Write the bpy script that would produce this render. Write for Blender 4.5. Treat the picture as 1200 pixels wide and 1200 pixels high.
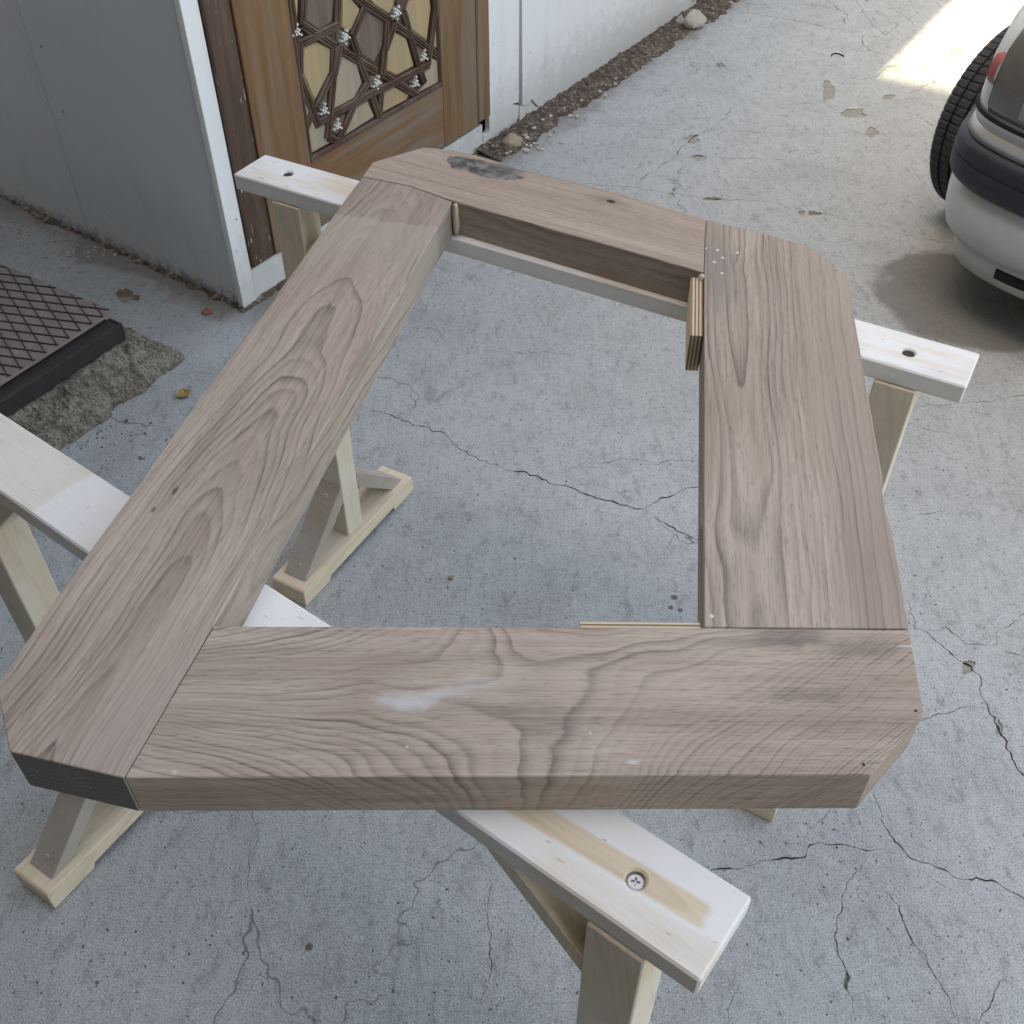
import bpy, bmesh, math, random
from mathutils import Vector, Matrix, noise as mnoise
from mathutils.geometry import delaunay_2d_cdt

random.seed(7)
D = bpy.data
for o in list(D.objects):
    D.objects.remove(o)
scene = bpy.context.scene
col = scene.collection
R = math.radians

# ------------------------------------------------------------------ camera
CAM_H = 1.65
FPX = 1220.0                       # focal length in pixels of a 1200 px wide picture
NADIR = math.atan2(1256.0, FPX)    # angle between the view axis and straight down
cam_d = D.cameras.new('camera')
cam = D.objects.new('camera', cam_d)
col.objects.link(cam)
cam.location = (0, 0, CAM_H)
cam.rotation_euler = (NADIR, 0, 0)
cam_d.sensor_width = 36
cam_d.lens = 36 * FPX / 1200
cam_d.clip_start = 0.02
cam_d.clip_end = 500
scene.camera = cam

# ------------------------------------------------------------------ light
LANE = Vector((0.54461, 0.83869, 0))      # along the door wall, away from the camera
OUT = Vector((0.83869, -0.54461, 0))      # out of the door wall, to the right
SUN_EL = R(62)
sun_h = (LANE * 0.90 + OUT * 0.436).normalized()          # where shadows fall
sun_dir = Vector((sun_h.x * math.cos(SUN_EL), sun_h.y * math.cos(SUN_EL), -math.sin(SUN_EL)))
SHADOW_K = 1 / math.tan(SUN_EL)
world = D.worlds.new('World')
scene.world = world
world.use_nodes = True
wn = world.node_tree
sky = wn.nodes.new('ShaderNodeTexSky')
sky.sky_type = 'NISHITA'
sky.sun_disc = False
sky.sun_elevation = SUN_EL
sky.sun_rotation = math.atan2(-sun_h.x, -sun_h.y)
sky.dust_density = 2.5
sky.air_density = 1.0
bg = wn.nodes['Background']
wn.links.new(sky.outputs[0], bg.inputs[0])
bg.inputs[1].default_value = 0.13
sun_d = D.lights.new('sun', 'SUN')
sun_d.energy = 2.1
sun_d.angle = R(0.8)
sun_d.color = (1.0, 0.95, 0.87)
sun = D.objects.new('sun', sun_d)
col.objects.link(sun)
sun.rotation_euler = sun_dir.to_track_quat('-Z', 'Y').to_euler()
sun.location = (-3, -4, 9)
scene.cycles.max_bounces = 5
scene.cycles.diffuse_bounces = 3
scene.cycles.caustics_reflective = False
scene.cycles.caustics_refractive = False
vs = scene.view_settings
vs.view_transform = 'Standard'
vs.look = 'None'
vs.gamma = 1
vs.exposure = 2.52
vs.use_curve_mapping = False
vs.use_white_balance = True
vs.white_balance_temperature = 9500
vs.white_balance_tint = 9

# ------------------------------------------------------------------ picture to place
_r = Vector((1, 0, 0))
_d = Vector((0, math.sin(NADIR), -math.cos(NADIR)))
_u = _r.cross(_d)
EYE = Vector((0, 0, CAM_H))


def ray(x, y):
    return (_d * FPX + _r * (x - 600) - _u * (y - 600)).normalized()


def gp(x, y, z=0.0):
    """the place at height z that the photograph shows at x, y"""
    v = ray(x, y)
    return EYE + v * ((z - CAM_H) / v.z)


CORNER = gp(288, 362)


def wall_sz(x, y, off=0.0):
    """run and height on the door wall"""
    v = ray(x, y)
    t = ((CORNER + OUT * off - EYE).dot(OUT)) / v.dot(OUT)
    p = EYE + v * t
    return ((p - CORNER).dot(LANE), p.z)


# ------------------------------------------------------------------ mesh helpers
def link(o, parent=None):
    col.objects.link(o)
    if parent is not None:
        o.parent = parent
    return o


def empty(name, loc=(0, 0, 0), rz=0.0):
    o = D.objects.new(name, None)
    o.empty_display_size = 0.1
    o.location = loc
    o.rotation_euler = (0, 0, rz)
    return link(o)


def tag(o, label=None, cat=None, group=None, kind=None):
    if label:
        o['label'] = label
    if cat:
        o['category'] = cat
    if group:
        o['group'] = group
    if kind:
        o['kind'] = kind
    return o


def mesh_data(name, verts, faces, bevel=0.0, smooth=False, seg=1):
    bm = bmesh.new()
    vv = [bm.verts.new(v) for v in verts]
    for f in faces:
        try:
            bm.faces.new([vv[i] for i in f])
        except ValueError:
            pass
    bmesh.ops.recalc_face_normals(bm, faces=bm.faces)
    if bevel > 0:
        ed = [e for e in bm.edges if len(e.link_faces) == 2 and e.calc_face_angle(0) > 0.5]
        bmesh.ops.bevel(bm, geom=ed, offset=bevel, segments=seg, affect='EDGES', profile=0.6, clamp_overlap=True)
    me = D.meshes.new(name)
    bm.to_mesh(me)
    bm.free()
    if smooth:
        me.polygons.foreach_set('use_smooth', [True] * len(me.polygons))
    return me


def obj(name, verts, faces, mat, parent=None, loc=None, rz=None, bevel=0.0, smooth=False, seg=1):
    me = mesh_data(name, verts, faces, bevel, smooth, seg)
    if mat is not None:
        me.materials.append(mat)
    o = D.objects.new(name, me)
    link(o, parent)
    if loc is not None:
        o.location = loc
    if rz is not None:
        o.rotation_euler = (0, 0, rz)
    return o


def box(x0, x1, y0, y1, z0, z1):
    v = [(x0, y0, z0), (x1, y0, z0), (x1, y1, z0), (x0, y1, z0), (x0, y0, z1), (x1, y0, z1), (x1, y1, z1), (x0, y1, z1)]
    f = [(0, 3, 2, 1), (4, 5, 6, 7), (0, 1, 5, 4), (1, 2, 6, 5), (2, 3, 7, 6), (3, 0, 4, 7)]
    return v, f


def prism(poly, z0, z1):
    n = len(poly)
    v = [(p[0], p[1], z0) for p in poly] + [(p[0], p[1], z1) for p in poly]
    f = [tuple(range(n - 1, -1, -1)), tuple(range(n, 2 * n))]
    f += [(i, (i + 1) % n, n + (i + 1) % n, n + i) for i in range(n)]
    return v, f


def grid_faces(nx, ny, closed=False):
    f = []
    for i in range(nx - 1):
        for j in range(ny - 1):
            f.append((i * ny + j, (i + 1) * ny + j, (i + 1) * ny + j + 1, i * ny + j + 1))
        if closed:
            f.append((i * ny + ny - 1, (i + 1) * ny + ny - 1, (i + 1) * ny, i * ny))
    return f


def rock(name, size, mat, seed, parent=None, loc=(0, 0, 0), sub=2, rough=0.35, rz=0.0, flat=1.0):
    bm = bmesh.new()
    bmesh.ops.create_icosphere(bm, subdivisions=sub, radius=1.0)
    for v in bm.verts:
        p = v.co.copy()
        k = 1 + rough * mnoise.noise(p * 1.1 + Vector((seed * 7.3, seed, 0))) + rough * 0.5 * mnoise.noise(p * 2.7 + Vector((0, seed * 3.1, 9)))
        q = p * k
        # broken faces
        for n, dd in ((Vector((0.8, 0.2, 0.55)), 0.72), (Vector((-0.5, 0.7, 0.5)), 0.75), (Vector((0.1, -0.85, 0.5)), 0.7)):
            n = n.normalized()
            e = q.dot(n) - dd
            if e > 0:
                q -= n * e * 0.85
        v.co = Vector((q.x * size[0], q.y * size[1], q.z * size[2] * flat))
    me = D.meshes.new(name)
    bm.to_mesh(me)
    bm.free()
    me.materials.append(mat)
    o = D.objects.new(name, me)
    link(o, parent)
    o.location = loc
    o.rotation_euler = (0, 0, rz)
    return o


# ------------------------------------------------------------------ material helpers
class NT:
    def __init__(self, name):
        self.m = D.materials.new(name)
        self.m.use_nodes = True
        self.t = self.m.node_tree
        self.bsdf = self.t.nodes['Principled BSDF']
        self.bsdf.inputs['Roughness'].default_value = 0.8
        self.bsdf.inputs['Specular IOR Level'].default_value = 0.3

    def n(self, kind, **kw):
        nd = self.t.nodes.new('ShaderNode' + kind)
        for k, v in kw.items():
            setattr(nd, k, v)
        return nd

    def set(self, sock, v):
        if isinstance(v, bpy.types.NodeSocket):
            self.t.links.new(v, sock)
        elif v is not None:
            sock.default_value = v

    def coord(self, which='Object'):
        return self.n('TexCoord').outputs[which]

    def scale(self, vec, s, loc=(0, 0, 0), rot=(0, 0, 0)):
        m = self.n('Mapping')
        self.set(m.inputs[0], vec)
        m.inputs['Scale'].default_value = s
        m.inputs['Location'].default_value = loc
        m.inputs['Rotation'].default_value = rot
        return m.outputs[0]

    def noise(self, vec, scale=1.0, detail=3.0, rough=0.5, dist=0.0, out='Fac'):
        nd = self.n('TexNoise')
        self.set(nd.inputs['Vector'], vec)
        nd.inputs['Scale'].default_value = scale
        nd.inputs['Detail'].default_value = detail
        nd.inputs['Roughness'].default_value = rough
        nd.inputs['Distortion'].default_value = dist
        return nd.outputs[out]

    def voro(self, vec, scale=1.0, feature='F1', out='Distance', rand=1.0):
        nd = self.n('TexVoronoi', feature=feature)
        self.set(nd.inputs['Vector'], vec)
        nd.inputs['Scale'].default_value = scale
        nd.inputs['Randomness'].default_value = rand
        return nd.outputs[out]

    def math(self, op, a, b=None, c=None, clamp=False):
        nd = self.n('Math', operation=op, use_clamp=clamp)
        self.set(nd.inputs[0], a)
        if b is not None:
            self.set(nd.inputs[1], b)
        if c is not None:
            self.set(nd.inputs[2], c)
        return nd.outputs[0]

    def step(self, v, a, b, lo=0.0, hi=1.0):
        nd = self.n('MapRange', interpolation_type='SMOOTHSTEP')
        self.set(nd.inputs['Value'], v)
        nd.inputs['From Min'].default_value = a
        nd.inputs['From Max'].default_value = b
        nd.inputs['To Min'].default_value = lo
        nd.inputs['To Max'].default_value = hi
        return nd.outputs[0]

    def ramp(self, v, stops, interp='LINEAR'):
        nd = self.n('ValToRGB')
        self.set(nd.inputs[0], v)
        cr = nd.color_ramp
        cr.interpolation = interp
        while len(cr.elements) > 1:
            cr.elements.remove(cr.elements[-1])
        for i, (p, c) in enumerate(stops):
            e = cr.elements[0] if i == 0 else cr.elements.new(p)
            e.position = p
            if isinstance(c, (int, float)):
                c = (c, c, c)
            e.color = (c[0], c[1], c[2], 1)
        return nd.outputs[0]

    def mix(self, f, a, b, blend='MIX'):
        nd = self.n('Mix', data_type='RGBA', blend_type=blend)
        self.set(nd.inputs[0], f)
        for s, v in ((nd.inputs[6], a), (nd.inputs[7], b)):
            if isinstance(v, tuple) and len(v) == 3:
                v = (*v, 1)
            self.set(s, v)
        return nd.outputs[2]

    def xyz(self, vec):
        nd = self.n('SeparateXYZ')
        self.set(nd.inputs[0], vec)
        return nd.outputs

    def bump(self, h, strength=0.3, dist=0.01, prev=None):
        nd = self.n('Bump')
        self.set(nd.inputs['Height'], h)
        nd.inputs['Strength'].default_value = strength
        nd.inputs['Distance'].default_value = dist
        if prev is not None:
            self.set(nd.inputs['Normal'], prev)
        return nd.outputs[0]

    def spot(self, vec, c, r, wob=0.0, wscale=20.0, soft=0.35, wn=None):
        """soft-edged blot of radius r = (rx, ry) about c in the object's own x, y"""
        x = self.xyz(vec)
        a = self.math('DIVIDE', self.math('SUBTRACT', x[0], c[0]), r[0])
        b = self.math('DIVIDE', self.math('SUBTRACT', x[1], c[1]), r[1])
        dd = self.math('SQRT', self.math('ADD', self.math('MULTIPLY', a, a), self.math('MULTIPLY', b, b)))
        if wob:
            w = self.math('MULTIPLY', self.math('SUBTRACT', wn if wn is not None else self.noise(vec, wscale, 3, 0.6), 0.5), wob * 2)
            dd = self.math('ADD', dd, w)
        return self.step(dd, 1 - soft, 1 + soft * 0.3, 1, 0)

    def done(self, color=None, rough=None, normal=None, metal=None, spec=None, coat=None):
        b = self.bsdf.inputs
        if color is not None:
            if isinstance(color, tuple) and len(color) == 3:
                color = (*color, 1)
            self.set(b['Base Color'], color)
        if rough is not None:
            self.set(b['Roughness'], rough)
        if normal is not None:
            self.set(b['Normal'], normal)
        if metal is not None:
            self.set(b['Metallic'], metal)
        if spec is not None:
            self.set(b['Specular IOR Level'], spec)
        if coat is not None:
            self.set(b['Coat Weight'], coat)
            b['Coat Roughness'].default_value = 0.05
        return self.m


def srgb(r, g, b):
    f = lambda c: (c / 255 / 12.92) if c / 255 <= 0.04045 else ((c / 255 + 0.055) / 1.055) ** 2.4
    return (f(r), f(g), f(b))


ZF_LOCAL = 0.054


def walnut(name, seed, K=120.0, yc=0.05, d0=0.03, slope=0.1, amp=(0.03, 0.03), sc=(2.0, 4.0), tone=1.0, marks=None, contrast=1.0, crotch=None):
    """bare planed walnut: growth rings about a wandering pith, the board running along the object's x"""
    t = NT(name)
    co = t.coord()
    x, y, z = t.xyz(co)
    low = t.n('TexNoise')
    t.set(low.inputs['Vector'], t.scale(co, (sc[0], sc[1], 3.0), loc=(seed * 1.7, seed * 2.3, seed)))
    low.inputs['Scale'].default_value = 1.0
    low.inputs['Detail'].default_value = 2.2
    low.inputs['Roughness'].default_value = 0.5
    n = t.xyz(low.outputs['Color'])
    ny = t.math('MULTIPLY', t.math('SUBTRACT', n[0], 0.5), amp[0] * 2)
    nz = t.math('MULTIPLY', t.math('SUBTRACT', n[1], 0.5), amp[1] * 2)
    if crotch:
        # figure where a limb left the trunk: the rings part to either side of one point
        x0, y0, kk, tilt = crotch
        u = t.math('SUBTRACT', t.math('ADD', x, nz), x0)
        v = t.math('SUBTRACT', t.math('ADD', t.math('ADD', y, t.math('MULTIPLY', z, 1.1)), ny), y0 + 1.1 * (ZF_LOCAL))
        v = t.math('SUBTRACT', v, t.math('MULTIPLY', t.math('MAXIMUM', u, 0.0), tilt))
        core = t.math('MULTIPLY', t.math('MULTIPLY', u, v), kk)
        core = t.math('ADD', core, t.math('MULTIPLY', n[2], 4.0))
    else:
        dy = t.math('SUBTRACT', t.math('ADD', y, ny), yc)
        dz_ = t.math('ADD', t.math('ADD', t.math('MULTIPLY', x, slope), z), t.math('ADD', nz, d0))
        rr = t.math('SQRT', t.math('ADD', t.math('MULTIPLY', dy, dy), t.math('MULTIPLY', dz_, dz_)))
        core = t.math('MULTIPLY', rr, K)
    wob = t.noise(t.scale(co, (11, 70, 70), loc=(seed * 3.1, seed, 2)), 1, 3, 0.6)
    ph = t.math('ADD', core, t.math('MULTIPLY', wob, 0.6))
    ph = t.math('ADD', ph, t.math('MULTIPLY', n[2], 3.0))
    fr = t.math('FRACT', ph)
    ring = t.ramp(fr, [(0.0, 0.35), (0.10, 0.0), (0.35, 0.06), (0.60, 0.30), (0.82, 0.78), (0.92, 1.0), (1.0, 0.35)])
    # no two rings are alike: each has its own strength, and it fades along the board
    cell = t.n('TexWhiteNoise', noise_dimensions='1D')
    t.set(cell.inputs['W'], t.math('FLOOR', ph))
    own = t.math('MULTIPLY_ADD', t.math('POWER', cell.outputs[0], 1.3), 0.95, 0.15)
    fade = t.step(t.noise(t.scale(co, (3.0, 16, 16), loc=(seed, 5, seed)), 1, 2, 0.5), 0.3, 0.6, 0.35, 1.0)
    ring = t.math('MULTIPLY', t.math('MULTIPLY', ring, own), fade)
    fib = t.noise(t.scale(co, (10, 420, 420), loc=(seed, 0, 0)), 1, 4, 0.65)
    fib2 = t.noise(t.scale(co, (4.5, 95, 95), loc=(seed, 3, 0)), 1, 3, 0.6)
    pore = t.step(t.noise(t.scale(co, (50, 900, 900), loc=(seed, 1, 4)), 1, 1, 0.5), 0.60, 0.70)
    light = tuple(c * tone for c in (0.415, 0.336, 0.278))
    mid = tuple(c * tone for c in (0.338, 0.262, 0.212))
    base = t.mix(t.step(n[2], 0.35, 0.65), light, mid)
    streak = t.noise(t.scale(co, (1.6, 34, 34), loc=(seed, 8, 2)), 1, 3, 0.55)
    base = t.mix(t.math('MULTIPLY', t.step(streak, 0.5, 0.68), 0.55 * contrast), base, tuple(c * tone for c in (0.215, 0.155, 0.127)))
    base = t.mix(t.math('MULTIPLY', t.step(streak, 0.45, 0.3), 0.35), base, tuple(c * tone for c in (0.49, 0.40, 0.335)))
    base = t.mix(t.math('MULTIPLY', t.step(fib2, 0.38, 0.72), 0.45), base, tuple(c * tone for c in (0.26, 0.19, 0.153)))
    c = t.mix(t.math('MULTIPLY', ring, 1.0 * contrast), base, tuple(c * tone for c in (0.078, 0.054, 0.045)))
    c = t.mix(t.math('MULTIPLY', t.step(fib, 0.35, 0.75), 0.34), c, tuple(c * tone for c in (0.50, 0.425, 0.37)))
    c = t.mix(t.math('MULTIPLY', pore, 0.4), c, (0.10, 0.073, 0.062))
    if marks:
        c = marks(t, co, c)
    h = t.math('MULTIPLY', fib, 0.6)
    nrm = t.bump(h, 0.2, 0.002)
    return t.done(c, 0.72, nrm, spec=0.2)


def pine(name, seed, paint=None, grain_axis='x', tone=1.0, warm=1.0):
    """planed softwood; paint(t, co) gives a 0..1 mask of white primer"""
    t = NT(name)
    co = t.coord()
    if grain_axis == 'z':
        co2 = t.scale(co, (1, 1, 1), rot=(0, R(90), 0))
    elif grain_axis == 'y':
        co2 = t.scale(co, (1, 1, 1), rot=(0, 0, R(90)))
    else:
        co2 = co
    big = t.noise(t.scale(co2, (0.9, 9, 9), loc=(seed, seed * 2, 1)), 1, 2, 0.5)
    ph = t.math('FRACT', t.math('MULTIPLY', big, 22))
    ring = t.ramp(ph, [(0, 0.1), (0.6, 0.25), (0.9, 1.0), (1.0, 0.1)])
    fib = t.noise(t.scale(co2, (12, 400, 400), loc=(seed, 0, 3)), 1, 4, 0.6)
    tv = t.noise(t.scale(co2, (3, 12, 12), loc=(0, seed, 0)), 1, 3, 0.5)
    c = t.mix(tv, tuple(a * tone for a in (0.68, 0.56 / warm ** 0.3, 0.41 / warm)), tuple(a * tone for a in (0.73, 0.625, 0.485 / warm)))
    c = t.mix(t.math('MULTIPLY', ring, 0.32), c, tuple(a * tone for a in (0.46, 0.33, 0.205)))
    c = t.mix(t.math('MULTIPLY', t.step(fib, 0.3, 0.8), 0.2), c, (0.38, 0.29, 0.2))
    dirt = t.step(t.noise(co, 16, 5, 0.65), 0.55, 0.8)
    c = t.mix(t.math('MULTIPLY', dirt, 0.22), c, (0.24, 0.21, 0.18))
    rough = 0.7
    if paint:
        m = paint(t, co)
        white = t.mix(t.noise(co, 25, 5, 0.6), (0.80, 0.795, 0.785), (0.71, 0.705, 0.70))
        scuff = t.step(t.noise(t.scale(co, (8, 60, 60)), 1, 4, 0.6), 0.58, 0.74)
        white = t.mix(t.math('MULTIPLY', scuff, 0.45), white, (0.55, 0.52, 0.47))
        nick = t.step(t.noise(t.scale(co, (30, 160, 160)), 1, 3, 0.6), 0.69, 0.72)
        white = t.mix(t.math('MULTIPLY', nick, 0.6), white, (0.22, 0.20, 0.18))
        c = t.mix(m, c, white)
    nrm = t.bump(fib, 0.12, 0.002)
    return t.done(c, rough, nrm, spec=0.3)


def plain(name, color, rough=0.7, metal=0.0, var=0.15, scale=30.0, bump=0.15, spec=0.3, bdist=0.003):
    t = NT(name)
    co = t.coord()
    nz = t.noise(co, scale, 5, 0.6)
    d = tuple(c * (1 - var) for c in color)
    l = tuple(min(1, c * (1 + var)) for c in color)
    c = t.mix(nz, d, l)
    return t.done(c, rough, t.bump(t.noise(co, scale * 3, 4, 0.6), bump, bdist), metal, spec)


# ================================================================== GROUND
def concrete_mat():
    t = NT('cracked_concrete')
    co = t.coord()
    n1 = t.noise(co, 0.9, 3, 0.55)
    n2 = t.noise(co, 5.5, 5, 0.65)
    n3 = t.noise(co, 70, 3, 0.7)
    n4 = t.noise(co, 330, 2, 0.7)
    brush = t.noise(t.scale(co, (75, 12, 1), rot=(0, 0, R(-38))), 1, 3, 0.7)
    c = t.mix(n1, (0.385, 0.420, 0.436), (0.470, 0.500, 0.508))
    c = t.mix(t.math('MULTIPLY', t.step(n2, 0.40, 0.70), 0.5), c, (0.315, 0.32, 0.32))
    c = t.mix(t.math('MULTIPLY', t.step(n3, 0.5, 0.78), 0.6), c, (0.215, 0.218, 0.22))
    c = t.mix(t.math('MULTIPLY', t.step(n3, 0.5, 0.22), 0.45), c, (0.56, 0.565, 0.57))
    c = t.mix(t.math('MULTIPLY', t.step(n4, 0.52, 0.70), 0.75), c, (0.145, 0.147, 0.15))
    c = t.mix(t.math('MULTIPLY', t.step(n4, 0.48, 0.30), 0.6), c, (0.68, 0.68, 0.67))
    c = t.mix(t.math('MULTIPLY', t.step(brush, 0.5, 0.75), 0.35), c, (0.2, 0.205, 0.21))
    n5 = t.noise(t.scale(co, (30, 17, 1), rot=(0, 0, R(-38))), 1, 4, 0.75)
    c = t.mix(t.math('MULTIPLY', t.step(n5, 0.52, 0.70), 0.5), c, (0.20, 0.205, 0.205))
    c = t.mix(t.math('MULTIPLY', t.step(n5, 0.46, 0.30), 0.4), c, (0.53, 0.54, 0.54))
    # small pits, few and uneven, and pale grains
    pn = t.noise(t.scale(co, (1, 0.8, 1)), 105, 2, 0.6)
    pits = t.step(pn, 0.675, 0.705)
    c = t.mix(t.math('MULTIPLY', pits, 0.8), c, (0.065, 0.062, 0.06))
    c = t.mix(t.math('MULTIPLY', t.step(pn, 0.262, 0.240), 0.5), c, (0.70, 0.69, 0.66))
    # hair cracks
    wob = t.noise(co, 3.2, 4, 0.6, out='Color')
    wv = t.n('VectorMath', operation='MULTIPLY_ADD')
    t.set(wv.inputs[0], wob)
    wv.inputs[1].default_value = (0.35, 0.35, 0)
    t.set(wv.inputs[2], co)
    e1 = t.voro(wv.outputs[0], 1.15, 'DISTANCE_TO_EDGE')
    e2 = t.voro(t.scale(wv.outputs[0], (1, 1, 1), loc=(5.3, 1.7, 0)), 3.1, 'DISTANCE_TO_EDGE')
    keep1 = t.step(t.noise(co, 1.7, 2), 0.5, 0.6)
    keep2 = t.step(t.noise(t.scale(co, (1, 1, 1), loc=(9, 4, 0)), 1.1, 3), 0.52, 0.66)
    h1 = t.math('MULTIPLY', t.step(e1, 0.0, 0.004, 1, 0), keep1)
    h2 = t.math('MULTIPLY', t.step(e2, 0.0, 0.006, 1, 0), keep2)
    hair = t.math('MAXIMUM', h1, h2)
    c = t.mix(t.math('MULTIPLY', hair, 0.7), c, (0.075, 0.068, 0.06))
    # soil washed out along the walls
    x = t.xyz(co)
    dw = t.math('ADD', t.math('MULTIPLY', t.math('SUBTRACT', x[0], CORNER.x), OUT.x), t.math('MULTIPLY', t.math('SUBTRACT', x[1], CORNER.y), OUT.y))
    dl = t.math('ADD', t.math('MULTIPLY', t.math('SUBTRACT', x[0], CORNER.x), -WL_N.x), t.math('MULTIPLY', t.math('SUBTRACT', x[1], CORNER.y), -WL_N.y))
    sn = t.math('MULTIPLY', t.math('SUBTRACT', n2, 0.5), 0.36)
    m1 = t.step(t.math('ADD', dw, sn), 0.04, 0.22, 1, 0)
    m2 = t.math('MAXIMUM', t.step(t.math('ADD', dl, sn), 0.02, 0.16, 1, 0), t.step(t.math('ADD', dl, sn), 0.0, 0.75, 0.42, 0))
    # only in front of each wall
    al = t.math('ADD', t.math('MULTIPLY', t.math('SUBTRACT', x[0], CORNER.x), LANE.x), t.math('MULTIPLY', t.math('SUBTRACT', x[1], CORNER.y), LANE.y))
    m1 = t.math('MULTIPLY', m1, t.step(al, -0.15, 0.1))
    m2 = t.math('MULTIPLY', m2, t.step(dw, 0.1, -0.05))
    soil = t.math('MAXIMUM', m1, m2)
    c = t.mix(t.math('MULTIPLY', soil, 0.72), c, (0.15, 0.115, 0.09))
    # damp oily patch in front of the car
    st = gp(1155, 352)
    wet = t.spot(co, (st.x, st.y), (0.34, 0.29), 0.4, 5, 0.14, n2)
    c = t.mix(t.math('MULTIPLY', wet, 0.72), c, (0.115, 0.102, 0.085))
    # old rust and oil drops
    for (px, py), r_ in (((362, 1110), 0.007), ((790, 700), 0.008), ((786, 712), 0.006), ((797, 715), 0.006), ((1131, 360), 0.004)):
        g = gp(px, py)
        c = t.mix(t.math('MULTIPLY', t.spot(co, (g.x, g.y), (r_, r_), 0.25, 90, 0.3, n3), 0.8), c, (0.09, 0.06, 0.045))
    for (px, py), rx, ry in (((505, 462), 0.02, 0.05),):
        g = gp(px, py)
        c = t.mix(t.math('MULTIPLY', t.spot(co, (g.x, g.y), (rx, ry), 0.6, 22, 0.7, n2), 0.4), c, (0.16, 0.16, 0.16))
    hgt = t.math('ADD', t.math('MULTIPLY', n3, 0.7), t.math('MULTIPLY', n4, 0.5))
    hgt = t.math('ADD', hgt, t.math('MULTIPLY', n5, 0.7))
    hgt = t.math('SUBTRACT', hgt, pits)
    nrm = t.bump(hgt, 0.7, 0.007)
    rough = t.math('SUBTRACT', 0.9, t.math('MULTIPLY', wet, 0.35))
    return t.done(c, rough, nrm, spec=0.25)


_l = gp(0, 230)
WL_D = (_l - CORNER).normalized()                 # along the grey wall, to the left
WL_N = Vector((WL_D.y, -WL_D.x, 0))
if WL_N.dot(EYE - CORNER) < 0:
    WL_N = -WL_N
WL_N = -WL_N                                      # pointing into the building
M_concrete = concrete_mat()

M_crack = plain('crack_dirt', (0.13, 0.118, 0.10), 0.95, var=0.4, scale=60, bump=0.5)
M_spall = plain('spalled_dirt', (0.30, 0.285, 0.255), 0.95, var=0.5, scale=90, bump=0.8)

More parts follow.
